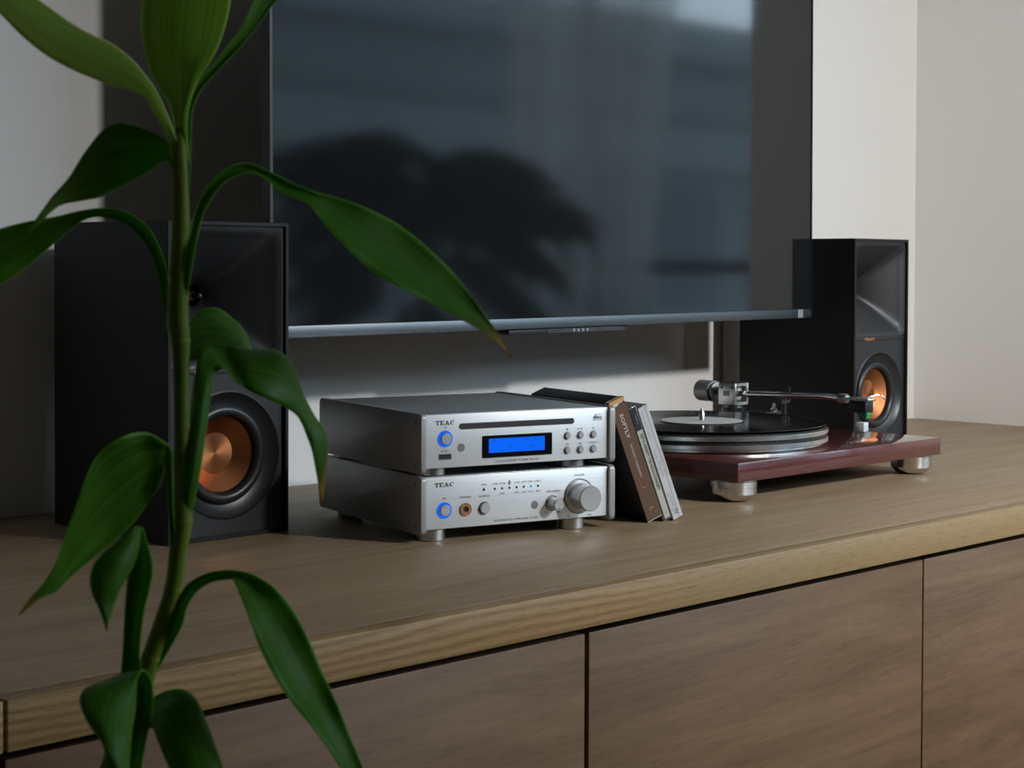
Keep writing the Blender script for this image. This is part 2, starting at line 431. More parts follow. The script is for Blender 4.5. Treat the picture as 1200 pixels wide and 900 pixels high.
# ---------------------------------------------------------------- sideboard
ct = thing('countertop', 'long oak countertop with pale edge band carrying the stereo gear', 'countertop', (0, 0, CT))
box('top_board', M['top'], ct, .507, WS, .9417, WB, -.0313, 0, bev=.0012)
box('edge_band', M['lip'], ct, .507, WS, .9237, .9415, -.0313, 0, bev=.0012)
box('top_board', M['top'], ct, .20, .5045, .9417, WB, -.0313, 0, bev=.0012)
box('edge_band', M['lip'], ct, .20, .5045, .9237, .9415, -.0313, 0, bev=.0012)
cab_lab = ['narrow wooden cabinet at the far left, behind the potted plant', 'wooden cabinet front below the silver stereo stack, partly behind leaves',
           'wide wooden cabinet front below the compact discs and turntable front', 'wooden cabinet front at the right edge of the photo',
           'wooden cabinet under the right end of the countertop']
xs = [.22, .508, 1.0255, 1.5318, 2.04, 2.58]
for i in range(5):
    x0, x1 = xs[i], xs[i+1]
    t = thing('cabinet', cab_lab[i], 'cabinet', (x0, .9340, 0), 0, 'wooden cabinets under the countertop')
    w = x1-x0
    b = bm_box(B(), 0, w, .02, .62, .06, CT-.0316); bm_box(b, 0, w, .06, .6, 0, .06)
    obj('cabinet_body', b, M['gap'], t)
    g0 = .0022 if i == 2 else .0030; g1 = .0012 if i == 2 else .0025
    if i == 3: g0 = .0012
    box('door', M['door'], t, g0, w-g1, 0, .0185, .065, CT-.0385, bev=.0012)

# ---------------------------------------------------------------- television
tv = thing('television', 'large flat television with dark glossy screen above the stereo stack', 'television', (1.060, 1.40, CT+.1835), 0)
TVR = (0, -.0052, 0); tv.rotation_euler = (0, -.0050, 0)
TW, TH = .938, .545
cs = bm_box(B(), .002, TW-.002, .006, .014, .004, TH-.002, bev=.002); bm_box(cs, .10, TW-.10, .013, .036, .03, TH-.06, bev=.004)
obj('case', cs, M['tv_black'], tv)
box('screen', M['screen'], tv, .0035, TW-.001, .001, .006, .0125, TH-.003)
fb = bm_box(B(), 0, .0035, -.0005, .014, .0, TH); bm_box(fb, .0035, TW, -.0005, .014, TH-.0032, TH)
bm_box(fb, TW-.001, TW, -.0005, .014, .0, TH-.0032)
obj('side_frame', fb, M['tv_black'], tv)
bz = box('bottom_bezel', M['bezel'], tv, .0035, TW-.012, -.001, .034, 0, .0122, bev=.0006)
box('end_cap', M['tv_black'], tv, TW-.012, TW-.001, -.001, .034, 0, .0122, bev=.0006)
box('sticker', M['alu_side'], tv, TW-.034, TW-.022, -.0014, -.0008, .0006, .0118, label='pale square sticker on the bezel')
obj('indicator', bm_lathe(B(), [(0, -.0016), (.0022, -.0016), (.0022, 0)], 'y', (TW-.0075, 0, .006), 16), M['metal'], tv)
sb = box('sensor_box', M['tv_black'], tv, .345, .552, .004, .034, -.0072, -.0002, bev=.0012)
box('sensor_window', M['ir_dark'], tv, .408, .545, .0032, .0042, -.0062, -.0012)
for x in (.452, .460, .468, .476): box('vent_slot', M['alu_side'], tv, x, x+.0035, .0026, .0034, -.0056, -.0022)
for x in (.430, .502): obj('screw', bm_lathe(B(), [(0, .0026), (.0010, .0026), (.0010, .0034)], 'y', (x, 0, -.0038), 10), M['black'], tv)
br = bm_box(B(), .33, .61, .036, .05, .12, .42); bm_box(br, .42, .52, .05, .185, .2, .34); bm_box(br, .33, .61, .185, .199, .12, .42)
obj('wall_bracket', br, M['black'], tv)

# ---------------------------------------------------------------- loudspeakers
SW, SD, SH = .139, .197, .2987
def rect_hole(bm, x0, x1, z0, z1, cx, cz, r, y, n=64):
    o, i = [], []
    for k in range(n):
        a = 2*PI*k/n; c, s = math.cos(a), math.sin(a)
        tx = ((x1-cx) if c > 0 else (x0-cx))/c if abs(c) > 1e-9 else 1e9
        tz = ((z1-cz) if s > 0 else (z0-cz))/s if abs(s) > 1e-9 else 1e9
        t = min(tx, tz); o.append(bm.verts.new((cx+c*t, y, cz+s*t))); i.append(bm.verts.new((cx+c*r, y, cz+s*r)))
    for k in range(n): bm.faces.new((o[k], i[k], i[(k+1) % n], o[(k+1) % n]))
    for X, Z in ((x0, z0), (x1, z0), (x0, z1), (x1, z1)):      # fill the cut corners
        a = math.atan2(Z-cz, X-cx) % (2*PI); k = int(a/(2*PI)*n) % n
        bm.faces.new((o[k], o[(k+1) % n], bm.verts.new((X, y, Z))))
    bmesh.ops.recalc_face_normals(bm, faces=bm.faces)
    for f in bm.faces:
        if f.normal.y > 0: f.normal_flip()
    return bm
def speaker(loc, rz, label):
    t = thing('loudspeaker', label, 'speaker', loc, rz, 'pair of bookshelf loudspeakers')
    # cabinet: five sides with a front rim and a shallow inner return
    bm = B(); e = .0036; d = .016
    def rect(y, k): return [bm.verts.new(p) for p in ((k, y, k), (SW-k, y, k), (SW-k, y, SH-k), (k, y, SH-k))]
    a, b, c, f = rect(SD, 0), rect(.0006, 0), rect(0, .0006), rect(0, e)
    g = rect(d, e)
    for p, q in ((a, b), (b, c), (c, f), (f, g)):
        for i in range(4): bm.faces.new((p[i], p[(i+1) % 4], q[(i+1) % 4], q[i]))
    bm.faces.new(a); bmesh.ops.recalc_face_normals(bm, faces=bm.faces)
    obj('cabinet_shell', bm, M['spk'], t, smooth=30)
    wx, wz, zs = .0665, .0785, .1555
    bb = rect_hole(B(), e, SW-e, e, zs, wx+.003, wz, .0605, .0047)
    obj('baffle', bb, M['baffle'], t)
    box('badge_strip', M['baffle'], t, e, SW-e, .0037, .0085, zs+.0002, .1605, bev=.0004)
    lettering(t, 'Klipsch', .0315, .1560, .0042, M['copper_print'], y=.0033, align='LEFT', width=.0245, bold=.00015, label='copper lettering')
    # square horn
    bm = B(); n = 64; rings = []
    x0, x1, z0, z1 = e, SW-e, .1608, SH-e; cx, cz = (x0+x1)/2, (z0+z1)/2; hx, hz = (x1-x0)/2, (z1-z0)/2
    prof = [(0.0, 1.0, 40), (0.0, .955, 30)] + [(.002+.056*s, .955*(1-s)**1.45+.15*(1-(1-s)**1.45), 2+20*(1-s)**1.2) for s in [i/14 for i in range(1, 15)]]
    for y, k, ex in prof:
        ring = []
        for i in range(n):
            a = 2*PI*i/n; c, s = math.cos(a), math.sin(a)
            rr = (abs(c)**ex+abs(s)**ex)**(-1/ex)
            ring.append(bm.verts.new((cx+c*rr*hx*k, y+.0033, cz+s*rr*hz*k)))
        rings.append(ring)
    for p, q in zip(rings, rings[1:]):
        for i in range(n): bm.faces.new((p[i], q[i], q[(i+1) % n], p[(i+1) % n]))
    obj('horn', bm, M['horn'], t, smooth=50)
    tw = obj('tweeter', bm_lathe(B(), [(0, .0565), (.002, .057), (.004, .059), (.005, .060)], 'y', (cx, 0, cz), 32), M['copper'], t, loc=(0, .0025, 0))
    obj('phase_plug', bm_lathe(B(), [(0, .044), (.0025, .046), (.003, .056)], 'y', (cx, 0, cz), 16), M['black'], tw)
    # woofer
    w = obj('woofer', bm_lathe(B(), [(.0612, .0020), (.0595, .0012), (.0585, .0024), (.0488, .0090), (.0475, .0092), (.0475, .03)], 'y', (wx+.003, 0, wz), 72, cap=False), M['rubber'], t, loc=(0, .0025, 0))
    sp = [(.0475, .0095)]+[(.0418-.0058*math.cos(q), .0098-.0058*math.sin(q)) for q in [PI*(1-i/10) for i in range(11)]][::1]
    sp = [(.0476, .011)]+[(.0418+.0058*math.cos(PI*i/10), .0095-.0058*math.sin(PI*i/10)) for i in range(11)]+[(.0355, .0125)]
    obj('woofer_surround', bm_lathe(B(), sp, 'y', (wx+.003, 0, wz), 72, cap=False), M['rubber'], w)
    obj('woofer_cone', bm_lathe(B(), [(.0358, .0118), (.0190, .0226)], 'y', (0, 0, 0), 72, cap=False), M['copper'], w, loc=(wx+.003, 0, wz))
    obj('dust_cap', bm_lathe(B(), [(.0198, .0220), (.0190, .0232), (.0140, .0262), (.0080, .0282), (.0001, .0290)], 'y', (0, 0, 0), 72), M['copper'], w, loc=(wx+.003, 0, wz))
    return t
speaker((.8912, 1.3306, CT), .0037, 'black bookshelf loudspeaker at the left, behind the green plant')
speaker((2.0264, 1.3479, CT), .0105, 'black bookshelf loudspeaker at the right, behind the turntable')

# ---------------------------------------------------------------- silver stereo stack
def serif_logo(parent, x, z, w, h, y):
    """TEAC in slab-serif capitals"""
    bm = B(); k = h; lw = w/4.15
    def R(a0, a1, b0, b1): 
        v = [bm.verts.new(p) for p in ((a0, 0, b0), (a1, 0, b0), (a1, 0, b1), (a0, 0, b1))]; bm.faces.new(v)
    def Q(*p): bm.faces.new([bm.verts.new((a, 0, b)) for a, b in p])
    s, th = .17*h, .31*h
    L = lw*.94; x0 = 0
    R(x0, x0+L, k-s, k); R(x0+L/2-th/2, x0+L/2+th/2, 0, k-s); R(x0+L*.28, x0+L*.72, 0, s); R(x0, x0+s*.9, k*.66, k-s); R(x0+L-s*.9, x0+L, k*.66, k-s)
    x0 += lw
    R(x0+L*.12, x0+L*.12+th, s, k-s); R(x0, x0+L*.92, 0, s); R(x0, x0+L*.92, k-s, k); R(x0+L*.12+th, x0+L*.62, k*.43, k*.58)
    R(x0+L*.80, x0+L*.92, s, k*.32); R(x0+L*.80, x0+L*.92, k*.70, k-s)
    x0 += lw*1.0
    Q((x0+L*.10, s), (x0+L*.24, s), (x0+L*.56, k), (x0+L*.44, k)); Q((x0+L*.66, s), (x0+L*.96, s), (x0+L*.62, k), (x0+L*.44, k))
    R(x0+L*.30, x0+L*.75, k*.30, k*.42); R(x0-L*.02, x0+L*.36, 0, s); R(x0+L*.56, x0+L*1.08, 0, s)
    x0 += lw*1.12
    pr = []
    n = 18
    for i in range(n+1):
        a = math.radians(48+264*i/n); pr.append((x0+L*.5+L*.48*math.cos(a), k/2+k*.5*math.sin(a), x0+L*.55+L*.26*math.cos(a), k/2+k*.36*math.sin(a)))
    for p, q in zip(pr, pr[1:]): Q((p[0], p[1]), (q[0], q[1]), (q[2], q[3]), (p[2], p[3]))
    R(x0+L*.78, x0+L*.92, k*.62, k)
    obj('lettering', bm, M['print'], parent, (x, y, z), smooth=0)
def poly(parent, name, pts, m, y):
    bm = B(); bm.faces.new([bm.verts.new((a, y, b)) for a, b in pts]); return obj(name, bm, m, parent, smooth=0)
SX, SY, SRZ = 1.0656, 1.1786, -.2556
UW, UD = .215, .229
FY = .0035                       # front panel sits a little behind the side panels
def unit_shell(t, z0, z1):
    """z0..z1 side panels; returns front panel y"""
    for a, b in ((0, .0053), (UW-.0060, UW)):
        o = obj('side_panel', bm_prism(B(), [(y, z) for y, z in rrect(0, UD, z0, z1, .0045)], a, b, 'x', bev=.0007), M['alu_side'], t)
        for y in (.012, UD-.012):
            for z in (z0+.008, z1-.008):
                xx = a-.0002 if a == 0 else b+.0002
                obj('screw', bm_lathe(B(), [(0, xx), (.0013, xx), (.0013, xx+(.0012 if a == 0 else -.0012))], 'x', (0, y, z), 10), M['black'], o)
    box('top_cover', M['alu_top'], t, .0053, UW-.006, FY+.006, UD-.004, z0+.008, z1-.0012, bev=.0006)
    return box('front_panel', M['alu'], t, .0054, UW-.0061, FY, FY+.0058, z0+.0045, z1-.0014, bev=.0008)
def feet(t, zb, zt):
    for x in (.0215, UW-.038):
        for y in (.022, UD-.028):
            obj('foot', bm_lathe(B(), [(.0125, zb), (.0135, zb+.0008), (.0135, zt-.0006), (.013, zt)], 'z', (x, y, 0), 36), M['metal'], t)
def disc_y(bm, r, c, y0, y1, n=32, bev=.0006):
    return bm_lathe(bm, [(0, y0), (r-bev, y0), (r, y0+bev), (r, y1)], 'y', (c[0], 0, c[1]), n)
def ring_y(bm, r0, r1, c, y0, y1, n=36):
    return bm_lathe(bm, [(r0, y1), (r0, y0), (r1, y0), (r1, y1)], 'y', (c[0], 0, c[1]), n, cap=False)
P0 = FY
# amplifier, underneath
am = thing('amplifier', 'silver integrated amplifier with volume knob, lower of the stack', 'amplifier', (SX, SY, CT), SRZ)
feet(am, 0, .0115); unit_shell(am, .0078, .0622)
serif_logo(am, .0157, .0517, .0207, .0040, P0-.0002)
def power(t, x, z, lab='O/I'):
    obj('ring_light', ring_y(B(), .0056, .0077, (x, z), P0-.0006, P0+.001), M['led_ring'], t, label='ring glowing blue')
    obj('power_button', disc_y(B(), .0055, (x, z), P0-.0030, P0+.001), M['knob'], t)
    lettering(t, lab, x, z+.0103, .0020, M['print'], y=P0-.0002)
power(am, .0258, .0297)
j = obj('headphone_jack', ring_y(B(), .0028, .0060, (.0485, .0293), P0-.0016, P0+.001), M['copper_jack'], am, label='copper coloured jack')
obj('socket', disc_y(B(), .0029, (.0485, .0293), P0-.0003, P0+.001), M['black'], j)
lettering(am, 'PHONES', .0485, .0398, .0019, M['print'], y=P0-.0002, width=.0118)
obj('source_ring', ring_y(B(), .0054, .0060, (.0687, .0290), P0-.0004, P0+.001), M['slot'], am)
obj('source_button', disc_y(B(), .0053, (.0687, .0290), P0-.0030, P0+.001), M['knob'], am)
lettering(am, 'SOURCE', .0687, .0394, .0020, M['print'], y=P0-.0002, width=.0118)
tops = ['MQA', 'USB', 'HDMI', '', 'COAX', 'OPT', 'LINE 1', 'LINE 2']; bots = ['', '', 'LDAC', '', 'LHDC', 'aptX', 'AAC', 'SBC']
for i, x in enumerate([.0684]+[.0803+.0080*k for k in range(7)]):
    on = i == 6
    obj('indicator_light', disc_y(B(), .0012 if i else .0014, (x, .0465), P0-.0003, P0+.001, 14, .0002), M['led_blue'] if on else M['slot'], am, **({'label': 'indicator lit blue'} if on else {}))
    if tops[i]: lettering(am, tops[i], x, .0506, .0016, M['print'], y=P0-.0002, width=min(.0066, .0018*len(tops[i])+.0004))
    if bots[i]: lettering(am, bots[i], x, .0410, .0015, M['print'], y=P0-.0002, width=.0056)
# wireless symbol above the fourth light
wb = B()
wb.faces.new([wb.verts.new((.0963+.0013*math.cos(a), P0-.00025, .0515+.0021*math.sin(a))) for a in [2*PI*i/18 for i in range(18)]])
sym = obj('wireless_symbol', wb, M['print'], am, smooth=0)
lb = B()
for a0, a1 in (((-.0006, -.0007), (.0006, .0006)), ((.0006, .0006), (0, .0013)), ((0, .0013), (0, -.0013)), ((0, -.0013), (.0006, -.0006)), ((.0006, -.0006), (-.0006, .0007))):
    p, q = Vector((.0963+a0[0], 0, .0515+a0[1])), Vector((.0963+a1[0], 0, .0515+a1[1])); d = (q-p).normalized()*.00013; nn = Vector((-d.z, 0, d.x))
    lb.faces.new([lb.verts.new((v.x, P0-.0004, v.z)) for v in (p+nn, q+nn, q-nn, p-nn)])
obj('symbol_mark', lb, M['alu'], sym, smooth=0)
obj('sensor', disc_y(B(), .0043, (.1245, .0283), P0-.0003, P0+.001), M['ir'], am)
lettering(am, 'INTEGRATED AMPLIFIER AI-303', .0800, .0152, .0020, M['print'], y=P0-.0002, width=.0482, align='LEFT')
def knob(t, x, z, r, rb, depth, name):
    obj('knob_seat', ring_y(B(), rb-.0007, rb, (x, z), P0-.0003, P0+.001, 56), M['slot'], t)
    k = obj(name, bm_lathe(B(), [(0, P0-depth), (r-.0008, P0-depth), (r, P0-depth+.0008), (r, P0-.0032), (r+.0006, P0-.0026), (rb-.0022, P0-.0018), (rb-.0012, P0-.0010), (rb-.0012, P0)], 'y', (x, 0, z), 64), M['knob'], t)
    return k
kk = knob(am, .1441, .0286, .0058, .0076, .0135, 'tone_knob')
obj('pointer', disc_y(B(), .0006, (.1443, .0252), P0-.0138, P0-.0130, 10, .0001), M['print'], kk)
lettering(am, 'CROSSFEED', .1455, .0394, .0017, M['print'], y=P0-.0002, width=.0155)
lettering(am, 'OFF', .1380, .0195, .0015, M['print'], y=P0-.0002); lettering(am, 'MAX', .1515, .0190, .0015, M['print'], y=P0-.0002)
knob(am, .1752, .0336, .0125, .0172, .0215, 'volume_knob')
lettering(am, 'VOLUME', .1753, .0533, .0019, M['print'], y=P0-.0002, width=.0115)
lettering(am, 'MIN', .1632, .0142, .0015, M['print'], y=P0-.0002); lettering(am, 'MAX', .1874, .0138, .0015, M['print'], y=P0-.0002)
# compact disc player on top
cdz = .0622
cp = thing('cd_player', 'silver CD player with blue display, upper of the stack', 'CD player', (SX, SY, CT), SRZ)
feet(cp, cdz-.0006, .0700); unit_shell(cp, .0648, .1206)
serif_logo(cp, .0163, .1095, .0207, .0041, P0-.0002)
power(cp, .0266, .0966, '')
lettering(cp, 'O/I', .0266, .1063, .0017, M['print'], y=P0-.0002)
us = obj('usb_port', bm_prism(B(), rrect(.0198, .0334, .0771, .0826, .0004, 3), P0-.0003, P0+.001), M['metal'], cp)
obj('socket', bm_prism(B(), rrect(.0203, .0329, .0776, .0821, .0003, 3), P0-.0005, P0+.001), M['slot'], us)
box('contact_tongue', M['black'], us, .0212, .0320, P0-.0007, P0, .0801, .0817)
ub = bm_box(B(), .0232, .0302, P0-.0003, P0-.0002, .0850, .0853)       # usb trident mark
bm_lathe(ub, [(0, P0-.0003), (.0007, P0-.0003), (.0007, P0-.0002)], 'y', (.0232, 0, .08515), 10)
bm_box(ub, .0252, .0280, P0-.0003, P0-.0002, .0862, .0865); bm_box(ub, .0262, .0286, P0-.0003, P0-.0002, .0838, .0841)
obj('port_symbol', ub, M['print'], cp, smooth=0, label='small trident symbol')
obj('sensor', disc_y(B(), .0043, (.0437, .0875), P0-.0003, P0+.001), M['ir'], cp)
obj('disc_slot', bm_prism(B(), rrect(.0414, .1692, .1046, .1102, .0027), P0-.0003, P0+.001), M['slot'], cp)
dg_ = obj('display', bm_prism(B(), rrect(.0664, .1437, .0763, .0974, .0012), P0-.0006, P0+.001), M['lcd_glass'], cp)
box('lit_area', M['lcd'], dg_, .0733, .1351, P0-.0009, P0, .0809, .0944, label='glowing blue display area')
for cx_, cz_, s_ in ((.0780, .0915, '3'), (.1120, .0915, '04'), (.0945, .0845, '6'), (.1190, .0845, '12'), (.1230, .0910, '8')):
    bmx = bm_box(B(), cx_, cx_+.0026*len(s_), P0-.00105, P0-.0009, cz_, cz_+.0024)
    obj('display_segment', bmx, M['lcd_dim'], dg_, smooth=0)
for i, x in enumerate((.1613, .1763, .1914)):
    for z in (.0934, .0792):
        obj('button_ring', ring_y(B(), .0033, .0037, (x, z), P0-.0003, P0+.001, 24), M['slot'], cp)
        obj('button', disc_y(B(), .0032, (x, z), P0-.0026, P0+.001, 24), M['knob'], cp)
Y = P0-.0002
def sq(x, z, s): return [(x-s, z-s), (x+s, z-s), (x+s, z+s), (x-s, z+s)]
def tri(x, z, s, d): return [(x-s*d, z-s), (x+s*d, z), (x-s*d, z+s)]
poly(cp, 'stop_symbol', sq(.1613, .0994, .0008), M['print'], Y)
poly(cp, 'play_symbol', tri(.1742, .0994, .0009, 1), M['print'], Y); poly(cp, 'pause_symbol', [(.1773, .0985), (.1777, .0985), (.1777, .1003), (.1773, .1003)], M['print'], Y)
poly(cp, 'pause_symbol', [(.1783, .0985), (.1787, .0985), (.1787, .1003), (.1783, .1003)], M['print'], Y)
poly(cp, 'slash_symbol', [(.1754, .0984), (.1757, .0984), (.1766, .1004), (.1763, .1004)], M['print'], Y)
poly(cp, 'eject_symbol', [(.1904, .0993), (.1924, .0993), (.1914, .1004)], M['print'], Y); poly(cp, 'eject_symbol', [(.1904, .0986), (.1924, .0986), (.1924, .0989), (.1904, .0989)], M['print'], Y)
for s in (-.0018, 0.0): poly(cp, 'skip_symbol', tri(.1613+s+.0008, .0850, .0008, -1), M['print'], Y)
poly(cp, 'skip_symbol', [(.1589, .0842), (.1591, .0842), (.1591, .0858), (.1589, .0858)], M['print'], Y)
for s in (-.0010, .0008): poly(cp, 'skip_symbol', tri(.1763+s, .0850, .0008, 1), M['print'], Y)
poly(cp, 'skip_symbol', [(.1781, .0842), (.1783, .0842), (.1783, .0858), (.1781, .0858)], M['print'], Y)
lettering(cp, 'SOURCE', .1914, .0845, .0016, M['print'], y=Y, width=.0105)
lettering(cp, 'CD PLAYER/FM TUNER PD-301', .0805, .0716, .0021, M['print'], y=Y, width=.0485, align='LEFT')
lg = lettering(cp, 'COMPACT', .1970, .1120, .0013, M['print'], y=Y, width=.0080)
lettering(cp, 'disc', .1962, .1086, .0034, M['print'], y=Y, width=.0108, bold=.00014); lettering(cp, 'DIGITAL AUDIO', .1962, .1068, .0013, M['print'], y=Y, width=.0112)

# ---------------------------------------------------------------- compact discs leaning on the stack
LEAN = -math.radians(21.4)
def disc_case(a, label, name='cd_case'):
    c, s = math.cos(SRZ), math.sin(SRZ); b = .010
    t = thing(name, label, 'CD case', (SX+c*a-s*b, SY+s*a+c*b, CT), 0, 'compact disc cases leaning on the stack')
    t.rotation_euler = (Matrix.Rotation(SRZ, 3, 'Z') @ Matrix.Rotation(LEAN, 3, 'Y')).to_euler()
    return t
def spine_text(t, s, x, z, h, w, m, y=-.0003, bold=0.0, rot=PI/2, **kw):
    """reads downwards along a spine (z is where it starts)"""
    me = text_mesh(s, h, w, bold, 'LEFT')
    R3 = Matrix.Rotation(PI/2, 3, 'X') @ Matrix.Rotation(-PI/2, 3, 'Z')
    return obj('lettering', me, m, t, (x, y, z), R3.to_euler(), smooth=0, **kw)
def marks(t, x, z0, z1, w, m, y, rnd, step=.0022, name='spine_marks'):
    bm = B(); z = z0
    while z > z1:
        for k in range(3):
            a = x+rnd.uniform(-w/2, w/2-.0004); b = z-rnd.uniform(0, step*.6)
            l, h = (rnd.uniform(.0004, w*.6), .00022) if k % 2 else (.00022, rnd.uniform(.0004, step*.7))
            bm.faces.new([bm.verts.new(q) for q in ((a, y, b-h), (a+l, y, b-h), (a+l, y, b), (a, y, b))])
        z -= step
    return obj(name, bm, m, t, smooth=0)
c1 = disc_case(.262, 'thick brown spined album leaning directly on the silver stack', 'album_box')
W1, H1, D1 = .0182, .1310, .1500
box('cover', M['black_card'], c1, 0, W1, .0008, D1, 0, H1, bev=.0004, label='black card sides and top')
sp = bm_prism(B(), [(0, 0), (W1, 0), (W1, H1-.0052), (W1-.0015, H1-.0032), (W1-.0040, H1-.0045), (W1-.0065, H1-.0040), (.0075, H1-.0066), (.0040, H1-.0068), (.0012, H1-.0070), (0, H1-.0085)], -.0004, .0012)
obj('spine', sp, M['brown_card'], c1, label='brown spine')
box('top_strip', M['paper'], c1, .0, W1, -.0002, .0075, H1-.0062, H1+.0002, label='white paper strip under the orange one')
box('top_strip', M['tan_card'], c1, -.0002, W1+.0002, -.0004, .0030, H1-.0030, H1+.0005, label='orange strip along the top edge')
box('cover_band', M['brown_card'], c1, -.0004, .0003, .105, D1-.002, H1-.011, H1-.0008, label='brown band at the upper back')
spine_text(c1, 'SOFTLY', .0070, .1160, .0042, .0265, M['print_lt'], y=-.0007, bold=.00008)
spine_text(c1, 'TATSURO YAMASHITA', .0078, .0835, .0026, .0370, M['print_lt'], y=-.0007)
m1 = marks(c1, .009, .0145, .0115, .007, M['print_lt'], -.0007, random.Random(2), .0012)
m2 = marks(c1, .009, .0095, .0075, .009, M['tan_card'], -.0007, random.Random(3), .0012)
box('spine_line', M['print_lt'], c1, 0.0, W1, -.0006, -.0004, .0006, .0011)
bm = B(); pts = [(.0052+.0035*(1-math.cos(q)), -.0006, .040-.0045*math.sin(q)-.0, .00025) for q in [PI*i/12 for i in range(13)]]
bm_tube(bm, [(.0052, -.0006, .047, .0002)]+pts+[(.0122, -.0006, .047, .0002)], 6); obj('spine_emblem', bm, M['tan_card'], c1, label='thin orange hooked emblem')
bmm = marks(c1, 0, .016, .0145, .004, M['print_lt'], 0, random.Random(5), .0012, 'cover_marks')
bmm.rotation_euler = (0, 0, -PI/2); bmm.location = (-.0003, .018, 0)
c2 = disc_case(.262+.0184/math.cos(LEAN), 'black jewel case with cream spine label, middle of the three discs')
W2 = .0104
box('clear_shell', M['clear'], c2, 0, W2, .0004, .142, 0, .124, bev=.0005)
box('tray', M['black_card'], c2, .0008, W2-.0008, .0002, .139, .0012, .1228)
box('spine_label', M['cream'], c2, .0022, W2-.0014, -.0001, .0003, .0022, .0985, label='cream spine label')
box('spine_label', M['black_card'], c2, .0022, W2-.0014, -.0001, .0003, .0987, .1215, label='black end of the spine label')
spine_text(c2, 'KEITH JARRETT THE K\u00d6LN CONCERT', .0048, .0945, .0030, .0620, M['black_card'], y=-.0003, bold=.0001)
marks(c2, .0064, .0105, .0065, .0025, M['black_card'], -.0003, random.Random(8), .0014)
marks(c2, .0062, .1150, .1060, .0022, M['print_lt'], -.0003, random.Random(9), .0014)
c3 = disc_case(.262+(.0184+.0107)/math.cos(LEAN), 'white spined case, outermost of the three leaning discs')
W3 = .0130
box('clear_shell', M['clear'], c3, 0, W3, .0004, .142, 0, .1240, bev=.0005)
box('spine_label', M['white_card'], c3, .0008, .0086, -.0001, .0003, .0006, .1236, label='white spine label with dark print')
box('spine_label', M['white_card'], c3, .0091, W3-.0001, -.0001, .0003, .0006, .1220, label='narrow white edge with red print')
r3 = random.Random(21)
marks(c3, .0040, .1180, .0900, .0020, M['print'], -.0003, r3, .0018)
marks(c3, .0042, .0780, .0640, .0026, M['print'], -.0003, r3, .0016); marks(c3, .0048, .0640, .0480, .0046, M['black_card'], -.0003, r3, .0011)
marks(c3, .0108, .0760, .0580, .0022, M['print'], -.0003, r3, .0016); marks(c3, .0108, .0570, .0470, .0026, M['red_print'], -.0003, r3, .0011)
marks(c3, .0045, .0300, .0060, .0056, M['black_card'], -.0003, r3, .0009, 'spine_drawing')
bm = B(); bm_tube(bm, [(.0076+.0014*math.cos(q), -.0003, .0090+.0014*math.sin(q), .0003) for q in [PI*.9-1.5*PI*i/10 for i in range(11)]]+[(.0064, -.0003, .0058, .0003), (.0090, -.0003, .0056, .0003)], 6)
obj('spine_swirl', bm, M['black_card'], c3)

# ---------------------------------------------------------------- turntable and record
TX, TY, TR = 1.4935, 1.1406, .008
def TL(x, y):
    c, s = math.cos(TR), math.sin(TR); dx, dy = x-TX, y-TY; return (c*dx+s*dy, -s*dx+c*dy)
tt = thing('turntable', 'gloss cherry red turntable with metal feet, right of the discs', 'turntable', (TX, TY, CT), TR)
box('plinth', M['cherry'], tt, 0, .42, 0, .36, .0237, .0449, bev=.0010)
for fx in (.0265, .3935):
    for fy in (.026, .334):
        f = obj('foot', bm_lathe(B(), [(.0, 0), (.0135, 0), (.0190, .0022), (.0235, .0062), (.0255, .0086), (.0255, .0150)], 'z', (fx, fy, 0), 48), M['chrome'], tt)
        obj('foot_collar', bm_lathe(B(), [(.0252, .0150), (.0252, .0157), (.0258, .0160), (.0258, .0224), (.0250, .0230), (.0250, .0240)], 'z', (fx, fy, 0), 48), M['chrome'], f)
px, py = TL(1.655, 1.32); RP = .1525
pl_ = obj('platter', bm_lathe(B(), [(.10, .0449), (RP-.006, .0462), (RP-.006, .0494), (RP-.0006, .0494), (RP, .0499), (RP, .0541), (RP-.0006, .0546), (RP-.004, .0546), (RP-.004, .0594), (RP-.0006, .0594), (RP, .0599), (RP, .0641), (RP-.0006, .0647), (0, .0647)], 'z', (px, py, 0), 128), M['rim'], tt)
obj('platter_groove', bm_lathe(B(), [(RP-.0039, .0547), (RP-.0028, .0547), (RP-.0028, .0593), (RP-.0039, .0593)], 'z', (px, py, 0), 128, cap=False), M['black'], pl_, label='dark groove between two metal rims')
obj('mat', bm_lathe(B(), [(0, .0647), (RP-.003, .0647), (RP-.003, .0668), (0, .0668)], 'z', (px, py, 0), 96), M['black'], pl_)
obj('spindle', bm_lathe(B(), [(.0037, .06), (.0037, .0795), (.0030, .0810), (.0008, .0860), (0, .0862)], 'z', (px, py, 0), 24), M['metal'], tt)
qx, qy = TL(1.852, 1.423)          # tonearm pivot
hx, hy = TL(1.8235, 1.2220)        # headshell joint
ab = obj('tonearm_base', bm_lathe(B(), [(.046, .0449), (.046, .0490), (.0445, .0505), (.026, .0520), (.026, .0600), (.016, .0610), (.016, .0700)], 'z', (qx, qy, 0), 48), M['black'], tt)
obj('anti_skate_dial', bm_lathe(B(), [(.0135, .0521), (.0135, .0585), (.0125, .0595), (0, .0595)], 'z', (qx+.010, qy-.040, 0), 32), M['metal'], ab)
box('arm_lift', M['black'], ab, qx-.010, qx+.034, qy-.055, qy-.018, .0600, .0660, bev=.001)
obj('lift_knob', bm_lathe(B(), [(.0045, .066), (.0045, .0695), (.0020, .0710), (.0020, .0765), (0, .077)], 'z', (qx+.026, qy-.048, 0), 20), M['chrome'], ab)
ph = B()
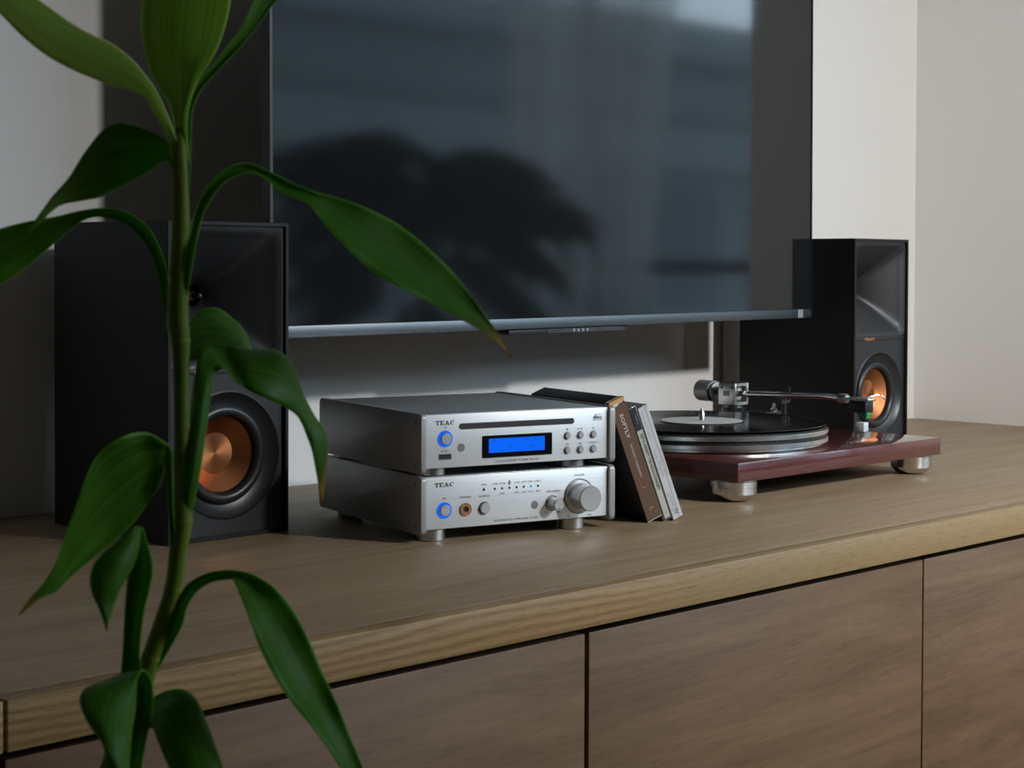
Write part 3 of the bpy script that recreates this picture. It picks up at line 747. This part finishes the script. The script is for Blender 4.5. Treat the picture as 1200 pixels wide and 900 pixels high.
bm_box(ph, qx-.015, qx-.0115, qy-.014, qy+.014, .0735, .1025, bev=.0008); bm_box(ph, qx+.0115, qx+.015, qy-.014, qy+.014, .0735, .1025, bev=.0008)
bm_box(ph, qx-.0116, qx+.0116, qy-.014, qy+.014, .0990, .1024); bm_box(ph, qx-.0116, qx+.0116, qy-.014, qy+.014, .0736, .0775)
pv = obj('pivot_housing', ph, M['metal'], tt)
box('bearing_cap', M['black'], pv, qx-.014, qx+.0145, qy-.013, qy+.0135, .1025, .1034)
for dy in (-.0085, .0085): obj('screw', bm_lathe(B(), [(0, qx-.0153), (.0017, qx-.0153), (.0017, qx-.0148)], 'x', (0, qy+dy, .0968), 12), M['black'], pv)
box('brand_plate', M['alu_side'], pv, qx-.0153, qx-.0149, qy-.005, qy+.006, .0855, .0925)
obj('pivot_neck', bm_lathe(B(), [(.013, .0665), (.013, .0705), (.009, .0735)], 'z', (qx, qy, 0), 24), M['metal'], pv)
obj('gimbal', bm_lathe(B(), [(.0, -.009), (.0085, -.009), (.0085, .009), (0, .009)], 'y', (qx, qy, .0885), 24), M['chrome'], pv)
dv = Vector((hx-qx, hy-qy, 0)); LA = dv.length; dv.normalize(); sv = Vector((-dv.y, dv.x, 0))
def ap(s, o=0.0, z=.0885): v = Vector((qx, qy, z))+dv*s+sv*o; return (v.x, v.y, v.z)
tube = [(*ap(.008), .0042), (*ap(.05, .001, .0898), .0041), (*ap(.10, .003, .0918), .0040), (*ap(.135, .0055, .0932), .0040), (*ap(.160, .0055, .0940), .0040), (*ap(.180, .001, .0943), .0040), (*ap(LA-.006, -.003, .0940), .0042)]
ta = obj('tonearm', bm_tube(B(), catmull(tube, 5), 16), M['chrome'], tt)
A = math.atan2(dv.y, dv.x)
cw = bm_lathe(B(), [(0, -.064), (.0138, -.064), (.0143, -.0635), (.0143, -.0375), (.0138, -.037), (.006, -.0365), (.006, -.035), (.0125, -.0345), (.0128, -.034), (.0128, -.0305), (.0120, -.030), (.0045, -.030), (.0045, -.008)], 'x', (0, 0, 0), 48)
bm_lathe(cw, [(0, -.072), (.0036, -.072), (.0036, -.064)], 'x', (0, 0, 0), 20)
obj('counterweight', cw, M['weight'], ta, (qx, qy, .0890), (0, 0, A), label='grey cylindrical counterweight')
ck = B()
ck.free()
cl = bm_lathe(B(), [(.0, -.007), (.0056, -.007), (.0060, -.0065), (.0060, .004), (.0050, .006), (0, .006)], 'x', (0, 0, 0), 24)
obj('locking_collar', cl, M['metal'], ta, ap(LA-.004, -.003, .0940), (0, 0, A))
hd = bm_box(B(), .004, .040, -.0085, .0085, .0015, .0050, bev=.001)
H = obj('headshell', hd, M['metal'], ta, ap(LA, -.003, .0915), (0, 0, A+.06))
cb = bm_box(B(), .010, .036, -.0080, .0080, -.0130, .0014, bev=.0012)
obj('cartridge', cb, M['black'], ta, ap(LA, -.003, .0915), (0, 0, A+.06))
gb = bm_box(B(), .024, .0355, -.0045, .0045, -.0175, -.0122, bev=.001); bm_box(gb, .026, .034, -.0035, .0035, -.0195, -.0174)
obj('stylus', gb, M['green'], ta, ap(LA, -.003, .0915), (0, 0, A+.06), label='green stylus guard')
fl = catmull([(.026, .0080, .0048, .0012), (.028, .014, .0060, .0011), (.031, .021, .0080, .0011), (.034, .027, .0066, .0010), (.036, .031, .0020, .0009)], 5)
obj('finger_lift', bm_tube(B(), fl, 8), M['chrome'], ta, ap(LA, -.003, .0915), (0, 0, A+.06))
wr = catmull([(*ap(.004, .004, .096), .0007), (*ap(.016, .006, .0985), .0007), (*ap(.020, .008, .092), .0007), (*ap(.024, .003, .0885), .0007)], 5)
obj('signal_wire', bm_tube(B(), wr, 6), M['paper'], ta)
ar = bm_lathe(B(), [(.008, .0449), (.008, .047), (.003, .048), (.003, .0905)], 'z', (qx+.004, qy-.080, 0), 16)
bm_box(ar, qx-.004, qx+.012, qy-.083, qy-.077, .0795, .0835); bm_box(ar, qx-.006, qx-.0035, qy-.083, qy-.077, .0795, .0945); bm_box(ar, qx+.0105, qx+.013, qy-.083, qy-.077, .0795, .1005)
obj('arm_rest', ar, M['black'], tt)
kx, ky = TL(1.8925, 1.2465)
sk = obj('speed_selector', bm_lathe(B(), [(.0120, .0449), (.0120, .0458), (.0112, .0464), (0, .0464)], 'z', (kx, ky, 0), 36), M['metal'], tt)
obj('selector_block', bm_box(B(), -.0062, .0062, -.0062, .0062, .0468, .0585, bev=.0006), M['alu'], sk, (kx, ky, 0), (0, 0, .10))
vr = thing('vinyl_record', 'black vinyl record with white centre label on the turntable platter', 'record', (1.655, 1.32, CT))
prof = [(.0042, .0668)]
rr = .0505
prof = [(.0045, .0670), (.0045, .0702), (.0500, .0704), (.0515, .0694)]
g = 0
while rr < .1455:
    rr += .0012; g += 1; prof.append((rr, .0694+.00012*(g % 2)))
prof += [(.1470, .0700), (.1495, .0702), (.1502, .0696), (.1495, .0688), (.1470, .0686), (.0045, .0670)]
obj('disc', bm_lathe(B(), prof, 'z', (0, 0, 0), 160, cap=False), M['vinyl'], vr, smooth=50)
obj('centre_label', bm_lathe(B(), [(.0046, .0703), (.0046, .0706), (.0498, .0706), (.0500, .0704)], 'z', (0, 0, 0), 72, cap=False), M['paper'], vr, label='white paper centre label')

# ---------------------------------------------------------------- foreground plant
LEAVES = [
 (0, [(-.0008,-.0013,.2963,.0019,.0003,.2965,.0011,-.0032,.2963),
  (-.0042,-.0007,.3110,-.0008,.0015,.3119,-.0019,-.0030,.3121),
  (-.0082,.0019,.3213,-.0051,.0030,.3224,-.0076,-.0044,.3228),
  (-.0122,.0044,.3289,-.0095,.0046,.3309,-.0135,-.0055,.3318),
  (-.0158,.0067,.3317,-.0141,.0050,.3350,-.0192,-.0070,.3371),
  (-.0235,.0101,.3336,-.0221,.0059,.3392,-.0274,-.0086,.3434),
  (-.0347,.0157,.3379,-.0328,.0082,.3442,-.0376,-.0097,.3488),
  (-.0473,.0213,.3441,-.0460,.0129,.3502,-.0511,-.0061,.3545),
  (-.0578,.0248,.3518,-.0574,.0159,.3578,-.0623,-.0019,.3622),
  (-.0677,.0276,.3614,-.0669,.0183,.3655,-.0703,.0018,.3683),
  (-.0781,.0296,.3711,-.0765,.0208,.3738,-.0779,.0067,.3755),
  (-.0929,.0302,.3855,-.0926,.0271,.3865,-.0923,.0240,.3875)]),  # top left
 (0, [(-.0011,-.0025,.3018,.0032,-.0011,.3021,.0029,-.0064,.3018),
  (-.0013,-.0008,.3149,.0036,.0014,.3153,.0027,-.0048,.3149),
  (-.0015,.0008,.3250,.0051,.0041,.3260,.0038,-.0045,.3257),
  (-.0027,.0063,.3327,.0069,.0066,.3362,.0061,-.0082,.3379),
  (-.0053,.0103,.3406,.0076,.0073,.3439,.0089,-.0125,.3448),
  (-.0079,.0115,.3498,.0074,.0061,.3524,.0112,-.0162,.3525),
  (-.0101,.0109,.3592,.0068,.0038,.3615,.0121,-.0199,.3611),
  (-.0126,.0063,.3718,.0043,-.0021,.3731,.0107,-.0256,.3717),
  (-.0163,-.0027,.3867,-.0001,-.0105,.3884,.0068,-.0316,.3873),
  (-.0197,-.0149,.4027,-.0068,-.0208,.4043,-.0008,-.0367,.4035),
  (-.0216,-.0286,.4164,-.0137,-.0309,.4176,-.0104,-.0399,.4171),
  (-.0207,-.0408,.4285,-.0202,-.0413,.4285,-.0198,-.0418,.4285)]),  # top center
 (0, [(-.0005,-.0016,.2740,.0017,-.0010,.2741,.0016,-.0037,.2740),
  (-.0003,-.0046,.2888,.0020,-.0041,.2889,.0020,-.0070,.2888),
  (.0016,-.0037,.3019,.0044,-.0023,.3021,.0037,-.0058,.3019),
  (.0048,.0002,.3171,.0081,.0025,.3175,.0069,-.0019,.3171),
  (.0050,-.0001,.3261,.0102,.0046,.3267,.0097,.0009,.3265),
  (.0096,-.0032,.3382,.0160,.0045,.3374,.0155,.0021,.3353),
  (.0160,-.0068,.3463,.0239,.0023,.3464,.0247,.0015,.3450),
  (.0226,-.0092,.3553,.0320,-.0002,.3562,.0344,-.0012,.3556),
  (.0286,-.0110,.3640,.0388,-.0028,.3660,.0431,-.0028,.3666),
  (.0345,-.0112,.3752,.0466,-.0036,.3775,.0527,-.0040,.3784),
  (.0438,-.0120,.3876,.0552,-.0065,.3892,.0618,-.0075,.3895),
  (.0586,-.0128,.4017,.0643,-.0100,.4014,.0675,-.0103,.4004),
  (.0727,-.0156,.4133,.0730,-.0159,.4127,.0733,-.0161,.4122)]),  # top right
 (0, [(.0010,.0012,.2939,.0029,.0021,.2951,.0025,-.0004,.2961),
  (.0017,.0062,.3015,.0032,.0061,.3042,.0012,.0009,.3065),
  (.0018,.0117,.3029,.0015,.0119,.3082,-.0032,.0054,.3128),
  (.0012,.0208,.2994,-.0017,.0181,.3081,-.0091,.0085,.3160),
  (-.0006,.0297,.2959,-.0064,.0241,.3076,-.0165,.0117,.3183),
  (-.0038,.0386,.2918,-.0108,.0300,.3055,-.0221,.0144,.3181),
  (-.0087,.0449,.2880,-.0163,.0341,.3013,-.0270,.0180,.3136),
  (-.0158,.0492,.2860,-.0223,.0387,.2955,-.0309,.0247,.3045),
  (-.0260,.0509,.2838,-.0284,.0435,.2896,-.0330,.0325,.2951),
  (-.0323,.0502,.2798,-.0339,.0461,.2834,-.0365,.0402,.2870),
  (-.0376,.0498,.2751,-.0385,.0479,.2773,-.0394,.0460,.2795),
  (-.0434,.0514,.2702,-.0433,.0513,.2705,-.0432,.0511,.2709)]),  # upper left dark
 (0, [(-.0016,-.0005,.2200,.0008,-.0000,.2199,.0008,-.0029,.2200),
  (.0009,.0084,.2309,.0039,.0096,.2312,.0035,.0057,.2317),
  (.0061,.0202,.2439,.0091,.0213,.2448,.0088,.0174,.2458),
  (.0109,.0337,.2592,.0140,.0348,.2606,.0137,.0309,.2619),
  (.0102,.0444,.2706,.0131,.0457,.2728,.0127,.0419,.2749),
  (.0066,.0551,.2773,.0090,.0568,.2796,.0082,.0534,.2817),
  (.0026,.0662,.2794,.0037,.0665,.2814,.0015,.0615,.2832),
  (-.0006,.0736,.2779,-.0017,.0733,.2800,-.0060,.0676,.2820),
  (-.0049,.0822,.2719,-.0095,.0797,.2756,-.0172,.0718,.2790),
  (-.0128,.0901,.2623,-.0184,.0858,.2697,-.0270,.0760,.2769),
  (-.0210,.0969,.2530,-.0282,.0914,.2635,-.0383,.0803,.2737),
  (-.0305,.0994,.2475,-.0384,.0959,.2583,-.0491,.0868,.2689),
  (-.0451,.1042,.2416,-.0513,.1019,.2503,-.0594,.0958,.2588),
  (-.0655,.1075,.2406,-.0657,.1078,.2417,-.0660,.1081,.2429)]),  # left drooping
 (1, [(-.0016,-.0019,.2342,.0007,-.0014,.2338,.0008,-.0043,.2335),
  (-.0015,-.0063,.2499,.0016,-.0051,.2495,.0011,-.0089,.2491),
  (.0004,-.0081,.2658,.0034,-.0069,.2653,.0030,-.0107,.2647),
  (.0082,-.0032,.2809,.0111,-.0019,.2799,.0106,-.0056,.2787),
  (.0142,-.0050,.2927,.0171,-.0037,.2913,.0165,-.0074,.2897),
  (.0221,-.0073,.3000,.0244,-.0054,.2979,.0232,-.0084,.2955),
  (.0312,-.0094,.3026,.0326,-.0079,.3005,.0303,-.0113,.2980),
  (.0396,-.0121,.2999,.0405,-.0102,.2983,.0378,-.0131,.2963),
  (.0493,-.0162,.2951,.0490,-.0144,.2925,.0450,-.0175,.2896),
  (.0600,-.0199,.2908,.0595,-.0193,.2877,.0540,-.0251,.2843),
  (.0721,-.0234,.2880,.0691,-.0233,.2811,.0599,-.0311,.2740),
  (.0860,-.0275,.2836,.0798,-.0284,.2739,.0673,-.0371,.2641),
  (.0988,-.0319,.2775,.0903,-.0333,.2663,.0754,-.0424,.2553),
  (.1105,-.0379,.2681,.1015,-.0388,.2579,.0859,-.0473,.2480),
  (.1206,-.0452,.2566,.1123,-.0454,.2491,.0987,-.0516,.2418),
  (.1282,-.0529,.2439,.1221,-.0524,.2393,.1119,-.0564,.2350),
  (.1342,-.0589,.2319,.1308,-.0583,.2300,.1247,-.0607,.2282),
  (.1379,-.0626,.2243,.1362,-.0623,.2236,.1331,-.0635,.2229),
  (.1421,-.0669,.2143,.1418,-.0666,.2141,.1416,-.0663,.2139)]),  # long right
 (1, [(-.0010,.0003,.1233,-.0005,-.0016,.1231,.0011,-.0018,.1226),
  (-.0011,-.0010,.1377,-.0006,-.0043,.1375,.0021,-.0042,.1366),
  (-.0011,-.0031,.1529,-.0005,-.0080,.1522,.0036,-.0079,.1507),
  (.0002,-.0051,.1680,.0005,-.0111,.1673,.0054,-.0104,.1657),
  (.0043,-.0036,.1851,.0046,-.0096,.1844,.0096,-.0089,.1829),
  (.0091,.0001,.2019,.0102,-.0052,.2010,.0147,-.0055,.1997),
  (.0139,.0038,.2137,.0163,-.0000,.2113,.0198,-.0022,.2088),
  (.0213,.0077,.2209,.0232,.0029,.2155,.0228,-.0051,.2103),
  (.0323,.0094,.2209,.0324,.0050,.2127,.0266,-.0075,.2053),
  (.0464,.0080,.2186,.0359,-.0056,.2100,.0315,-.0110,.2011),
  (.0584,.0031,.2176,.0469,-.0095,.2070,.0415,-.0140,.1961),
  (.0634,-.0020,.2101,.0551,-.0107,.2011,.0519,-.0131,.1917),
  (.0661,-.0061,.1976,.0609,-.0109,.1926,.0595,-.0108,.1872),
  (.0707,-.0079,.1879,.0657,-.0114,.1837,.0632,-.0117,.1792),
  (.0754,-.0097,.1806,.0696,-.0125,.1760,.0664,-.0121,.1711),
  (.0765,-.0109,.1723,.0721,-.0122,.1665,.0691,-.0119,.1606),
  (.0759,-.0103,.1615,.0736,-.0108,.1568,.0712,-.0112,.1521),
  (.0742,-.0100,.1457,.0741,-.0099,.1457,.0739,-.0097,.1457)]),  # mid right front
 (0, [(.0085,.0078,.2042,.0107,.0084,.2041,.0107,.0056,.2042),
  (.0111,.0122,.2153,.0143,.0133,.2144,.0141,.0093,.2138),
  (.0208,.0224,.2282,.0204,.0185,.2211,.0166,.0096,.2145),
  (.0316,.0285,.2353,.0289,.0213,.2249,.0227,.0091,.2150),
  (.0436,.0321,.2370,.0374,.0213,.2249,.0288,.0072,.2134),
  (.0528,.0313,.2325,.0451,.0193,.2214,.0373,.0072,.2107),
  (.0583,.0287,.2256,.0500,.0171,.2168,.0442,.0088,.2080),
  (.0593,.0234,.2164,.0544,.0170,.2112,.0518,.0139,.2059),
  (.0606,.0178,.2070,.0591,.0165,.2051,.0576,.0151,.2032),
  (.0629,.0141,.1994,.0629,.0141,.1992,.0629,.0141,.1990)]),  # mid right back
 (1, [(-.0047,-.0031,.1346,-.0033,-.0030,.1345,-.0031,-.0047,.1346),
  (-.0077,-.0057,.1538,-.0058,-.0048,.1532,-.0061,-.0073,.1531),
  (-.0097,-.0080,.1671,-.0077,-.0071,.1665,-.0081,-.0096,.1664),
  (-.0113,-.0092,.1747,-.0098,-.0092,.1759,-.0106,-.0127,.1775),
  (-.0120,-.0070,.1639,-.0130,-.0088,.1730,-.0174,-.0158,.1826),
  (-.0138,-.0024,.1570,-.0182,-.0065,.1716,-.0270,-.0175,.1866),
  (-.0185,.0023,.1474,-.0257,-.0047,.1665,-.0372,-.0186,.1860),
  (-.0253,.0049,.1401,-.0336,-.0024,.1605,-.0462,-.0167,.1811),
  (-.0335,.0060,.1342,-.0406,-.0010,.1534,-.0520,-.0151,.1730),
  (-.0431,.0044,.1298,-.0477,-.0009,.1442,-.0555,-.0116,.1593),
  (-.0519,.0019,.1254,-.0539,-.0004,.1352,-.0590,-.0081,.1459),
  (-.0581,.0010,.1213,-.0594,-.0006,.1272,-.0627,-.0057,.1337),
  (-.0649,.0007,.1198,-.0654,-.0002,.1224,-.0670,-.0029,.1254),
  (-.0697,.0013,.1168,-.0702,.0004,.1188,-.0707,-.0005,.1207),
  (-.0742,.0029,.1130,-.0742,.0029,.1133,-.0742,.0029,.1137)]),  # lower left
 (0, [(-.0273,.0012,.0640,-.0232,.0014,.0632,-.0224,-.0037,.0640),
  (-.0344,-.0101,.0811,-.0293,-.0095,.0801,-.0286,-.0159,.0811),
  (-.0402,-.0212,.0982,-.0350,-.0194,.0971,-.0353,-.0262,.0982),
  (-.0452,-.0304,.1144,-.0392,-.0279,.1129,-.0398,-.0358,.1138),
  (-.0486,-.0369,.1245,-.0426,-.0358,.1236,-.0434,-.0450,.1249),
  (-.0514,-.0426,.1336,-.0457,-.0427,.1329,-.0467,-.0530,.1343),
  (-.0532,-.0479,.1426,-.0488,-.0481,.1414,-.0499,-.0568,.1420),
  (-.0544,-.0523,.1494,-.0523,-.0530,.1489,-.0536,-.0588,.1494),
  (-.0565,-.0573,.1545,-.0554,-.0571,.1542,-.0553,-.0585,.1542),
  (-.0607,-.0602,.1546,-.0614,-.0637,.1516,-.0588,-.0621,.1476),
  (-.0679,-.0614,.1506,-.0679,-.0671,.1469,-.0635,-.0658,.1420),
  (-.0748,-.0616,.1468,-.0738,-.0683,.1426,-.0684,-.0681,.1370),
  (-.0800,-.0621,.1409,-.0781,-.0683,.1366,-.0729,-.0692,.1312),
  (-.0816,-.0647,.1336,-.0798,-.0693,.1301,-.0759,-.0704,.1259),
  (-.0804,-.0687,.1266,-.0797,-.0709,.1249,-.0779,-.0713,.1227),
  (-.0791,-.0714,.1190,-.0790,-.0716,.1190,-.0789,-.0717,.1190)]),  # low folded stalk
 (0, [(-.0120,.0057,.0828,-.0090,.0056,.0809,-.0083,.0020,.0798),
  (-.0083,.0006,.0943,-.0047,.0012,.0920,-.0044,-.0033,.0909),
  (-.0064,-.0056,.1046,-.0028,-.0049,.1022,-.0027,-.0093,.1009),
  (-.0057,-.0105,.1134,-.0027,-.0093,.1106,-.0031,-.0131,.1090),
  (-.0047,-.0173,.1205,-.0019,-.0158,.1179,-.0026,-.0194,.1164),
  (-.0010,-.0252,.1251,.0012,-.0231,.1225,-.0002,-.0260,.1211),
  (.0040,-.0331,.1269,.0051,-.0313,.1246,.0026,-.0345,.1233),
  (.0088,-.0406,.1262,.0073,-.0378,.1242,.0023,-.0398,.1233),
  (.0134,-.0453,.1233,.0096,-.0429,.1193,.0010,-.0470,.1169),
  (.0180,-.0499,.1183,.0119,-.0481,.1126,-.0001,-.0544,.1091),
  (.0217,-.0551,.1108,.0139,-.0544,.1031,.0001,-.0618,.0977),
  (.0251,-.0613,.0992,.0165,-.0612,.0919,.0019,-.0692,.0870),
  (.0269,-.0688,.0857,.0195,-.0684,.0798,.0059,-.0761,.0766),
  (.0285,-.0760,.0740,.0222,-.0754,.0700,.0109,-.0810,.0682),
  (.0295,-.0827,.0629,.0247,-.0821,.0597,.0161,-.0863,.0583),
  (.0304,-.0893,.0518,.0266,-.0884,.0501,.0203,-.0905,.0495),
  (.0305,-.0979,.0394,.0303,-.0977,.0391,.0300,-.0974,.0387)]),  # low right drooping
 (0, [(-.0217,.0055,.0465,-.0190,.0056,.0448,-.0185,.0023,.0443),
  (-.0223,-.0009,.0590,-.0191,.0001,.0567,-.0192,-.0041,.0561),
  (-.0226,-.0092,.0687,-.0196,-.0079,.0654,-.0200,-.0118,.0636),
  (-.0192,-.0183,.0759,-.0210,-.0165,.0710,-.0250,-.0181,.0672),
  (-.0159,-.0286,.0783,-.0243,-.0301,.0721,-.0293,-.0265,.0645),
  (-.0142,-.0361,.0754,-.0254,-.0389,.0686,-.0320,-.0351,.0599),
  (-.0146,-.0441,.0673,-.0263,-.0466,.0616,-.0332,-.0424,.0539),
  (-.0151,-.0507,.0594,-.0266,-.0534,.0541,-.0334,-.0494,.0467),
  (-.0155,-.0574,.0503,-.0254,-.0588,.0451,-.0317,-.0553,.0382),
  (-.0159,-.0626,.0388,-.0236,-.0634,.0355,-.0289,-.0609,.0309),
  (-.0190,-.0680,.0244,-.0195,-.0676,.0235,-.0200,-.0671,.0226)]),  # bottom right
 (0, [(-.0276,.0015,.0393,-.0227,.0009,.0384,-.0211,-.0050,.0393),
  (-.0360,-.0184,.0585,-.0310,-.0177,.0577,-.0305,-.0239,.0592),
  (-.0423,-.0333,.0742,-.0369,-.0316,.0742,-.0371,-.0385,.0767),
  (-.0467,-.0402,.0867,-.0426,-.0401,.0868,-.0441,-.0485,.0894),
  (-.0520,-.0448,.0942,-.0507,-.0476,.0950,-.0515,-.0538,.0967),
  (-.0645,-.0479,.0938,-.0637,-.0572,.0947,-.0584,-.0596,.0938),
  (-.0761,-.0518,.0934,-.0727,-.0637,.0910,-.0628,-.0652,.0855),
  (-.0817,-.0562,.0905,-.0779,-.0685,.0862,-.0676,-.0703,.0788),
  (-.0832,-.0631,.0849,-.0800,-.0734,.0804,-.0714,-.0750,.0732),
  (-.0827,-.0693,.0801,-.0804,-.0772,.0751,-.0738,-.0782,.0679),
  (-.0820,-.0742,.0752,-.0805,-.0800,.0685,-.0757,-.0806,.0600),
  (-.0795,-.0796,.0542,-.0793,-.0798,.0540,-.0791,-.0800,.0539)]),  # bottom left
]
STEM = [(0.0032,0.0018,0.3164,0.0024), (-0.0000,-0.0035,0.3055,0.0030), (0.0002,-0.0038,0.2796,0.0037), (-0.0003,-0.0032,0.2536,0.0043), (-0.0008,-0.0027,0.2350,0.0046), (-0.0000,-0.0035,0.2238,0.0041), (0.0002,-0.0037,0.2089,0.0035), (0.0005,-0.0040,0.1865,0.0035), (0.0007,-0.0043,0.1641,0.0039), (0.0005,-0.0040,0.1454,0.0045), (-0.0008,-0.0027,0.1304,0.0039), (-0.0022,-0.0013,0.1154,0.0039), (-0.0056,0.0007,0.1006,0.0045), (-0.0102,0.0038,0.0858,0.0041), (-0.0136,0.0059,0.0711,0.0041), (-0.0189,0.0084,0.0566,0.0044), (-0.0237,0.0104,0.0441,0.0050), (-0.0274,0.0113,0.0279,0.0051)]
pr = thing('dracaena', 'tall green dracaena with drooping strap leaves in the left foreground', 'plant', (.430, .636, CT))
st = [tuple(s) for s in STEM]
zb = -CT+.36
st += [(-.0300, .0110, -.02, .0052), (-.0310, .0080, -.10, .0054), (-.0290, .0050, zb-.02, .0056)]
bm = B(); pts = catmull(st, 6)
obj('stem', bm_tube(bm, pts, 14), M['stem'], pr, smooth=60)
for i in (3, 5, 7, 9, 11, 13):                      # leaf scars ring the stem
    p = st[i]; q = Vector(st[i+1][:3])-Vector(st[i-1][:3])
    rg = bm_lathe(B(), [(p[3]*1.0, -.0012), (p[3]*1.08, 0), (p[3]*1.0, .0012)], 'z', (0, 0, 0), 18, cap=False)
    obj('node', rg, M['stem'], pr, p[:3], q.to_track_quat('Z', 'Y').to_euler(), smooth=60)
obj('pot', bm_lathe(B(), [(0, -CT), (.11, -CT), (.14, zb+.02), (.147, zb+.03), (.135, zb+.03), (.13, zb), (0, zb)], 'z', (-.029, .005, 0), 40), M['terracotta'], pr)
def leaf(rows, tip, m):
    R_ = catmull([list(r) for r in rows], 5); nw = 8
    bm = B(); uvl = bm.loops.layers.uv.new('UVMap'); tl = bm.verts.layers.float.new('tip')
    n = len(R_); g = []
    for i, r in enumerate(R_):
        a, m_, b = Vector(r[0:3]), Vector(r[3:6]), Vector(r[6:9]); row = []
        wv = .0009*math.sin(i*.55) if (a-b).length > .012 else 0
        for k in range(nw+1):
            t = k/nw
            p = a*(1-t)*(1-2*t) + m_*4*t*(1-t) + b*t*(2*t-1)      # quadratic through left edge, midrib, right edge
            e = abs(t-.5)*2
            p = p+(m_-(a+b)/2).normalized()*wv*e*e if (m_-(a+b)/2).length > 1e-5 else p
            v = bm.verts.new(p); v[tl] = (i/(n-1))**3*(.80 if tip else .30)+(.12*e**4*(i/(n-1)) if tip else 0)
            row.append((v, t, i/(n-1)))
        g.append(row)
    for i in range(n-1):
        for k in range(nw):
            q = (g[i][k], g[i][k+1], g[i+1][k+1], g[i+1][k])
            f = bm.faces.new([x[0] for x in q])
            for l, x in zip(f.loops, q): l[uvl].uv = (x[1], x[2])
    bmesh.ops.recalc_face_normals(bm, faces=bm.faces)
    o = obj('leaf', bm, M[m], pr, smooth=80)
    s = o.modifiers.new('thickness', 'SOLIDIFY'); s.thickness = .00035; s.offset = 0
    return o
for i, (tip, rows) in enumerate(LEAVES):
    leaf(rows, tip, ('leaf_lit', 'leaf_part_lit')[i] if i < 2 else 'leaf')
